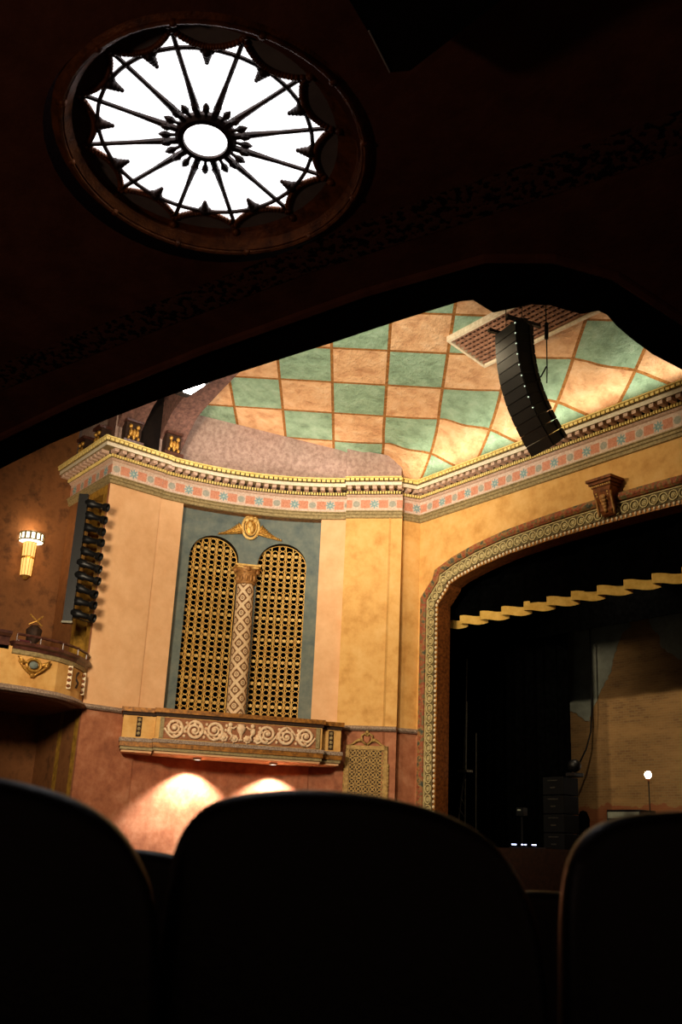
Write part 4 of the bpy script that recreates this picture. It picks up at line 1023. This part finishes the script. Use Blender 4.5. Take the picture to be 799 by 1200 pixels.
for k in range(24):
    a = A0+k*pi/12
    m = MB(); m.tube([TL(.18, a, -.02), TL(.21, a, -.025), TL(.235, a, -.03), TL(.26, a, -.03), TL(.285, a, -.03)], lambda q: [.010, .012, .024, .020, .004][min(4, int(q*4+.01))], 6); m.build('finial', 'bronze_dark', t)
m = MB(); m.tube([TL(R2, 2*pi*k/60, -.01) for k in range(60)], .014, 6, closed=True); m.build('tracery_ring', 'bronze_dark', t)
m = MB(); m.tube([TL(.25, 2*pi*k/48, -.03) for k in range(48)], .0022, 5, closed=True); m.build('hub_wire', 'bronze_dark', t)
for k in range(12):
    a = A0+(k+.5)*pi/6; m = MB()
    for j in range(4): m.ball(TL(R2-.015-.024*j, a, -.015), .036-.007*j, n=7, m=5)
    m.ball(TL(R2-.01, a-.04, -.01), .022, n=6, m=4); m.ball(TL(R2-.01, a+.04, -.01), .022, n=6, m=4); m.build('pine_cone', 'bronze_dark', t, True)
    g = MB(); L = []
    for i in range(23):
        f = i/22; aa = A0+(k+f)*pi/6; r = R1-.002-.12*sin(pi*f)**.62; L.append((r, aa))
    for i in range(22):
        (r0, a0_), (r1, a1_) = L[i], L[i+1]; g.ball(TL((r0+r1)/2, (a0_+a1_)/2, -.012), .022, n=6, m=4)
    g.build('garland', 'bronze', t, True)
    g = MB(); P = []
    for (r, aa) in L: P += [TL(r, aa, -.008), TL(.80, aa, -.012)]
    g.add(P, [(2*i, 2*i+2, 2*i+3, 2*i+1) for i in range(22)]); g.build('lunette_plate', 'dimplate', t)
m = MB(); TRr(.80, -.012, .825, -.03, m); TRr(.825, -.03, .85, .03, m, f1=TO); TRr(.85, .03, .885, -.02, m, f0=TO, f1=TO); TRr(.885, -.02, .905, -.02, m, f0=TO, f1=TO); TRr(.905, -.02, .965, .01, m, f0=TO, f1=TO); m.build('bowl_rim', 'bronze', t, True)
m = MB(); m.tube([TO(.905, 2*pi*k/60, -.03) for k in range(60)], .014, 6, closed=True); m.build('outer_bead', 'bronze', t)
for k in range(12):
    a = A0+k*pi/6; m = MB(); m.ball(TL(.815, a, -.03), .028, n=8, m=6); m.build('inner_boss', 'bronze', t, True)
    m = MB(); m.ball(TO(.9, a, -.03), .024, n=8, m=6); m.build('outer_boss', 'bronze', t, True)
# small black speaker under the balcony
t = thing('balcony_speaker', 'black box hung under the dark balcony ceiling at the top', 'speaker', on(-3.15, 2.85, -.3))
m = MB()
PG = [(-3.10, 2.30), (-3.243, 2.547), (-3.17, 2.615), (-2.45, 2.65), (-2.45, 2.0), (-3.0, 2.1)]
m.add([(x, y, 4.9) for x, y in PG]+[(x, y, 5.1) for x, y in PG], [tuple(range(6)), tuple(range(11, 5, -1))]+[(i, (i+1) % 6, 6+(i+1) % 6, 6+i) for i in range(6)])
m.build('cabinet', 'rackblack', t, bevel=.006)
m = MB(); m.tube([(-3.10, 2.30, 4.897), (-3.243, 2.547, 4.897)], .004, 5); m.build('edge_strip', 'white', t)
m = MB(); m.tube([(-2.8, 2.35, 5.1), on(-2.8, 2.35, 0)], .03, 8); m.build('bracket', 'black', t)

# ------------------------------------------------------------------ floor and seats
m = MB(); m.add([(-34, -8, 0), (4, -8, 0), (4, 20.3, 0), (-34, 20.3, 0)], [(0, 1, 2, 3)]); struct(m.build('floor', 'carpet'), 'dark carpeted floor of the hall', 'floor')
HD = radians(53.76); fwd = Vector((-sin(HD), cos(HD), 0)); rgt = Vector((cos(HD), sin(HD), 0))
OUTL = [(-.245, -.62), (-.25, -.3), (-.247, -.12), (-.243, -.05), (-.232, .0), (-.205, .035), (-.165, .052), (-.11, .061), (-.05, .064), (.0, .062), (.05, .056), (.10, .045), (.14, .030), (.175, .008), (.20, -.02), (.222, -.06), (.237, -.12), (.247, -.25), (.25, -.4), (.245, -.62)]
def crom(P, k=4):
    out = []
    for i in range(len(P)-1):
        p0, p1, p2, p3 = P[max(i-1, 0)], P[i], P[i+1], P[min(i+2, len(P)-1)]
        for j in range(k):
            t = j/k; out.append(tuple(.5*((2*b)+(-a+c)*t+(2*a-5*b+4*c-d)*t*t+(-a+3*b-3*c+d)*t**3) for a, b, c, d in zip(p0, p1, p2, p3)))
    return out+[P[-1]]
OUTL = crom(OUTL)
def seat_proto():
    t = thing('theatre_chair', '', 'seat', (0, 0, 0), None, absolute=False)
    # local x = right, y = forward; the top of the back is at z = 1.2 + .064
    m = MB(); m.prism([(x*.97, 1.215+z) for x, z in OUTL], -.035, .035); b = m.build('backrest', 'seat', t, True, bevel=.03)
    b.modifiers['bevel'].segments = 4; b.modifiers['bevel'].angle_limit = radians(40)
    m = MB(); m.prism([(x*.86, 1.2+z*.9-.03) for x, z in OUTL], .03, .075); q = m.build('back_cushion', 'maroon', t, bevel=.02)
    m = MB(); m.box(-.22, .22, .06, .50, .40, .52); m.build('seat_cushion', 'maroon', t, bevel=.04)
    for sg in (-1,):
        m = MB(); m.box(sg*.255-.025, sg*.255+.025, .02, .42, .62, .67); m.build('armrest', 'wood', t, bevel=.012)
        m = MB(); m.box(sg*.255-.02, sg*.255+.02, .05, .35, .0, .62); m.build('side_frame', 'black', t, bevel=.01)
    return t
sp0 = seat_proto(); D1 = 1.36; f = 1200.
def seat_at(px, depth, dz, label, first=False, group=None, sc=1.0):
    o = sp0 if first else copy_tree(sp0)
    x = (px-381)/1255*depth/1.0; pos = fwd*depth+rgt*x
    o.location = (pos.x, pos.y, dz); o.rotation_euler = (0, 0, HD); o['label'] = label
    o['group'] = 'theatre seats in front of the camera'
    return o
seat_at(420, D1, .0, 'black theatre seat back, middle one of the nearest three', True)
seat_at(-26, 1.285, -.004, 'black theatre seat back at the left edge of the nearest row')
seat_at(873, D1, -.004, 'black theatre seat back at the right edge of the nearest row')
seat_at(180, 2.35, -.085, 'dim theatre seat in the second row seen in the left gap')
seat_at(660, 2.35, -.13, 'dim theatre seat in the second row seen in the right gap')

# ------------------------------------------------------------------ lights
def area(name, loc, target, size, power, col, sy=None, spread=None):
    l = bpy.data.lights.new(name, 'AREA'); l.energy = power; l.color = col; l.shape = 'RECTANGLE'; l.size = size; l.size_y = sy or size
    if spread: l.spread = radians(spread)
    o = bpy.data.objects.new(name, l); C.objects.link(o); o.location = loc
    o.rotation_euler = (Vector(target)-Vector(loc)).to_track_quat('-Z', 'Y').to_euler(); return o
def spot(name, loc, target, power, col, ang, blend=.5, rad=.1):
    l = bpy.data.lights.new(name, 'SPOT'); l.energy = power; l.color = col; l.spot_size = radians(ang); l.spot_blend = blend; l.shadow_soft_size = rad
    o = bpy.data.objects.new(name, l); C.objects.link(o); o.location = loc
    o.rotation_euler = (Vector(target)-Vector(loc)).to_track_quat('-Z', 'Y').to_euler(); return o
def point(name, loc, power, col, rad=.1):
    l = bpy.data.lights.new(name, 'POINT'); l.energy = power; l.color = col; l.shadow_soft_size = rad
    o = bpy.data.objects.new(name, l); C.objects.link(o); o.location = loc; return o
WARM = (1, .80, .52); NEU = (1, .9, .76)
spot('added_fill_bay', (-15.5, 3.2, 7.8), (-28.0, 16.5, 8.3), 9400, (1, .82, .58), 62, .6, 1.0)  # this and the next two: unseen fill lamps added to light the walls
spot('added_fill_arch', (-21.5, 5.0, 12.6), (-21.5, 22, 9.8), 4000, (1, .81, .52), 64, .7, .6)
spot('added_fill_high', (-13, 7, 13.5), (-27.0, 17.5, 9.5), 1800, WARM, 60, .6, .5)
# cove strips on the cornices
def cove(name, a, b, z, power, col, w=.12, tgt=(0, 0)):
    a, b = Vector(a), Vector(b); mid_ = (a+b)/2; L_ = (b-a).length
    o = area(name, (mid_.x, mid_.y, z), (mid_.x+tgt[0], mid_.y+tgt[1], z+1), L_, power, col, w)
    d = (b-a).normalized(); up_ = Vector((tgt[0], tgt[1], 1)).normalized(); zl = -up_; xl = Vector((d.x, d.y, 0)); yl = zl.cross(xl).normalized(); xl = yl.cross(zl)
    o.rotation_euler = Matrix((xl, yl, zl)).transposed().to_euler(); return o
cove('cove_front', (-25, 21.15), (-7, 21.15), 13.5, 150, (1, .93, .80), tgt=(0, -.1))
cove('cove_bay', (-28.7, 14.6), (-26.6, 19.6), 13.56, 60, (1, .84, .72), tgt=(.2, -.1))
spot('ceiling_uplight', (-16.5, 8.5, 8.5), (-23.5, 17.0, 15.0), 5600, (1, .93, .80), 70, .8, .4)
for k, s in enumerate((1.93, 4.53)):
    o = TA(s, .75, 3.80); q = TA(s-.05, .3, 2.0); spot('downlight_%d' % k, o, q, 1250, (1, .93, .85), 104, .5, .04)
point('sconce_glow', (-32.15, sy, 11.05), 17, (1, .72, .4), .12); point('sconce_lower_glow', (-31.9, sy, 9.9), 12, (1, .6, .25), .1)
spot('added_soffit_fill', (-4.0, -4.5, 1.6), (-4.3, 2.2, 5.1), 125, (1, .64, .48), 110, .9, .3)  # unseen lamp added behind the camera to lift the dark balcony underside
point('ghost_glow', (gx, gy-.02, 4.1), 30, (1, .85, .6), .1).visible_camera = True
spot('work_light_beam', (-20.5, 24.4, 10.45), (-22.0, 30, 3.8), 500, (1, .84, .60), 110, .4, .05)
spot('slot_light', (-26.6, 13.5, 14.9), (-27.6, 14.2, 13.4), 120, (1, .85, .75), 140, .8, .15)
area('valance_light', (-18, 16.5, 14.0), (-18, 23, 8.7), .6, 60, (1, .8, .5))
w = bpy.data.worlds.new('world'); SC.world = w; w.use_nodes = True
w.node_tree.nodes['Background'].inputs[0].default_value = (.06, .036, .024, 1); w.node_tree.nodes['Background'].inputs[1].default_value = .6

# ------------------------------------------------------------------ camera
cd = bpy.data.cameras.new('camera'); cam = bpy.data.objects.new('camera', cd); C.objects.link(cam); SC.camera = cam
cd.sensor_fit = 'VERTICAL'; cd.sensor_height = 36; cd.lens = 36.0; cd.clip_start = .05; cd.clip_end = 200
upc = Vector((170/1200, 3570/1200, -1)).normalized(); fw = Vector((0, 0, -1)); fw = (fw-upc*fw.dot(upc)).normalized(); rt = fw.cross(upc)
AZ = radians(36.24); Xw = rt*sin(pi-AZ)+fw*cos(pi-AZ); Yw = upc.cross(Xw)
R = Matrix((Xw, Yw, upc)); cam.matrix_world = Matrix.Translation((0, 0, 1.2)) @ R.to_4x4()
cd.dof.use_dof = True; cd.dof.focus_distance = 30; cd.dof.aperture_fstop = 5.6
SC.view_settings.view_transform = 'Standard'; SC.view_settings.look = 'None'; SC.view_settings.gamma = 1; SC.view_settings.use_curve_mapping = False
SC.view_settings.exposure = 0.0
for o in bpy.data.objects:
    for k in ('_abs', '_ch'):
        if k in o: del o[k]
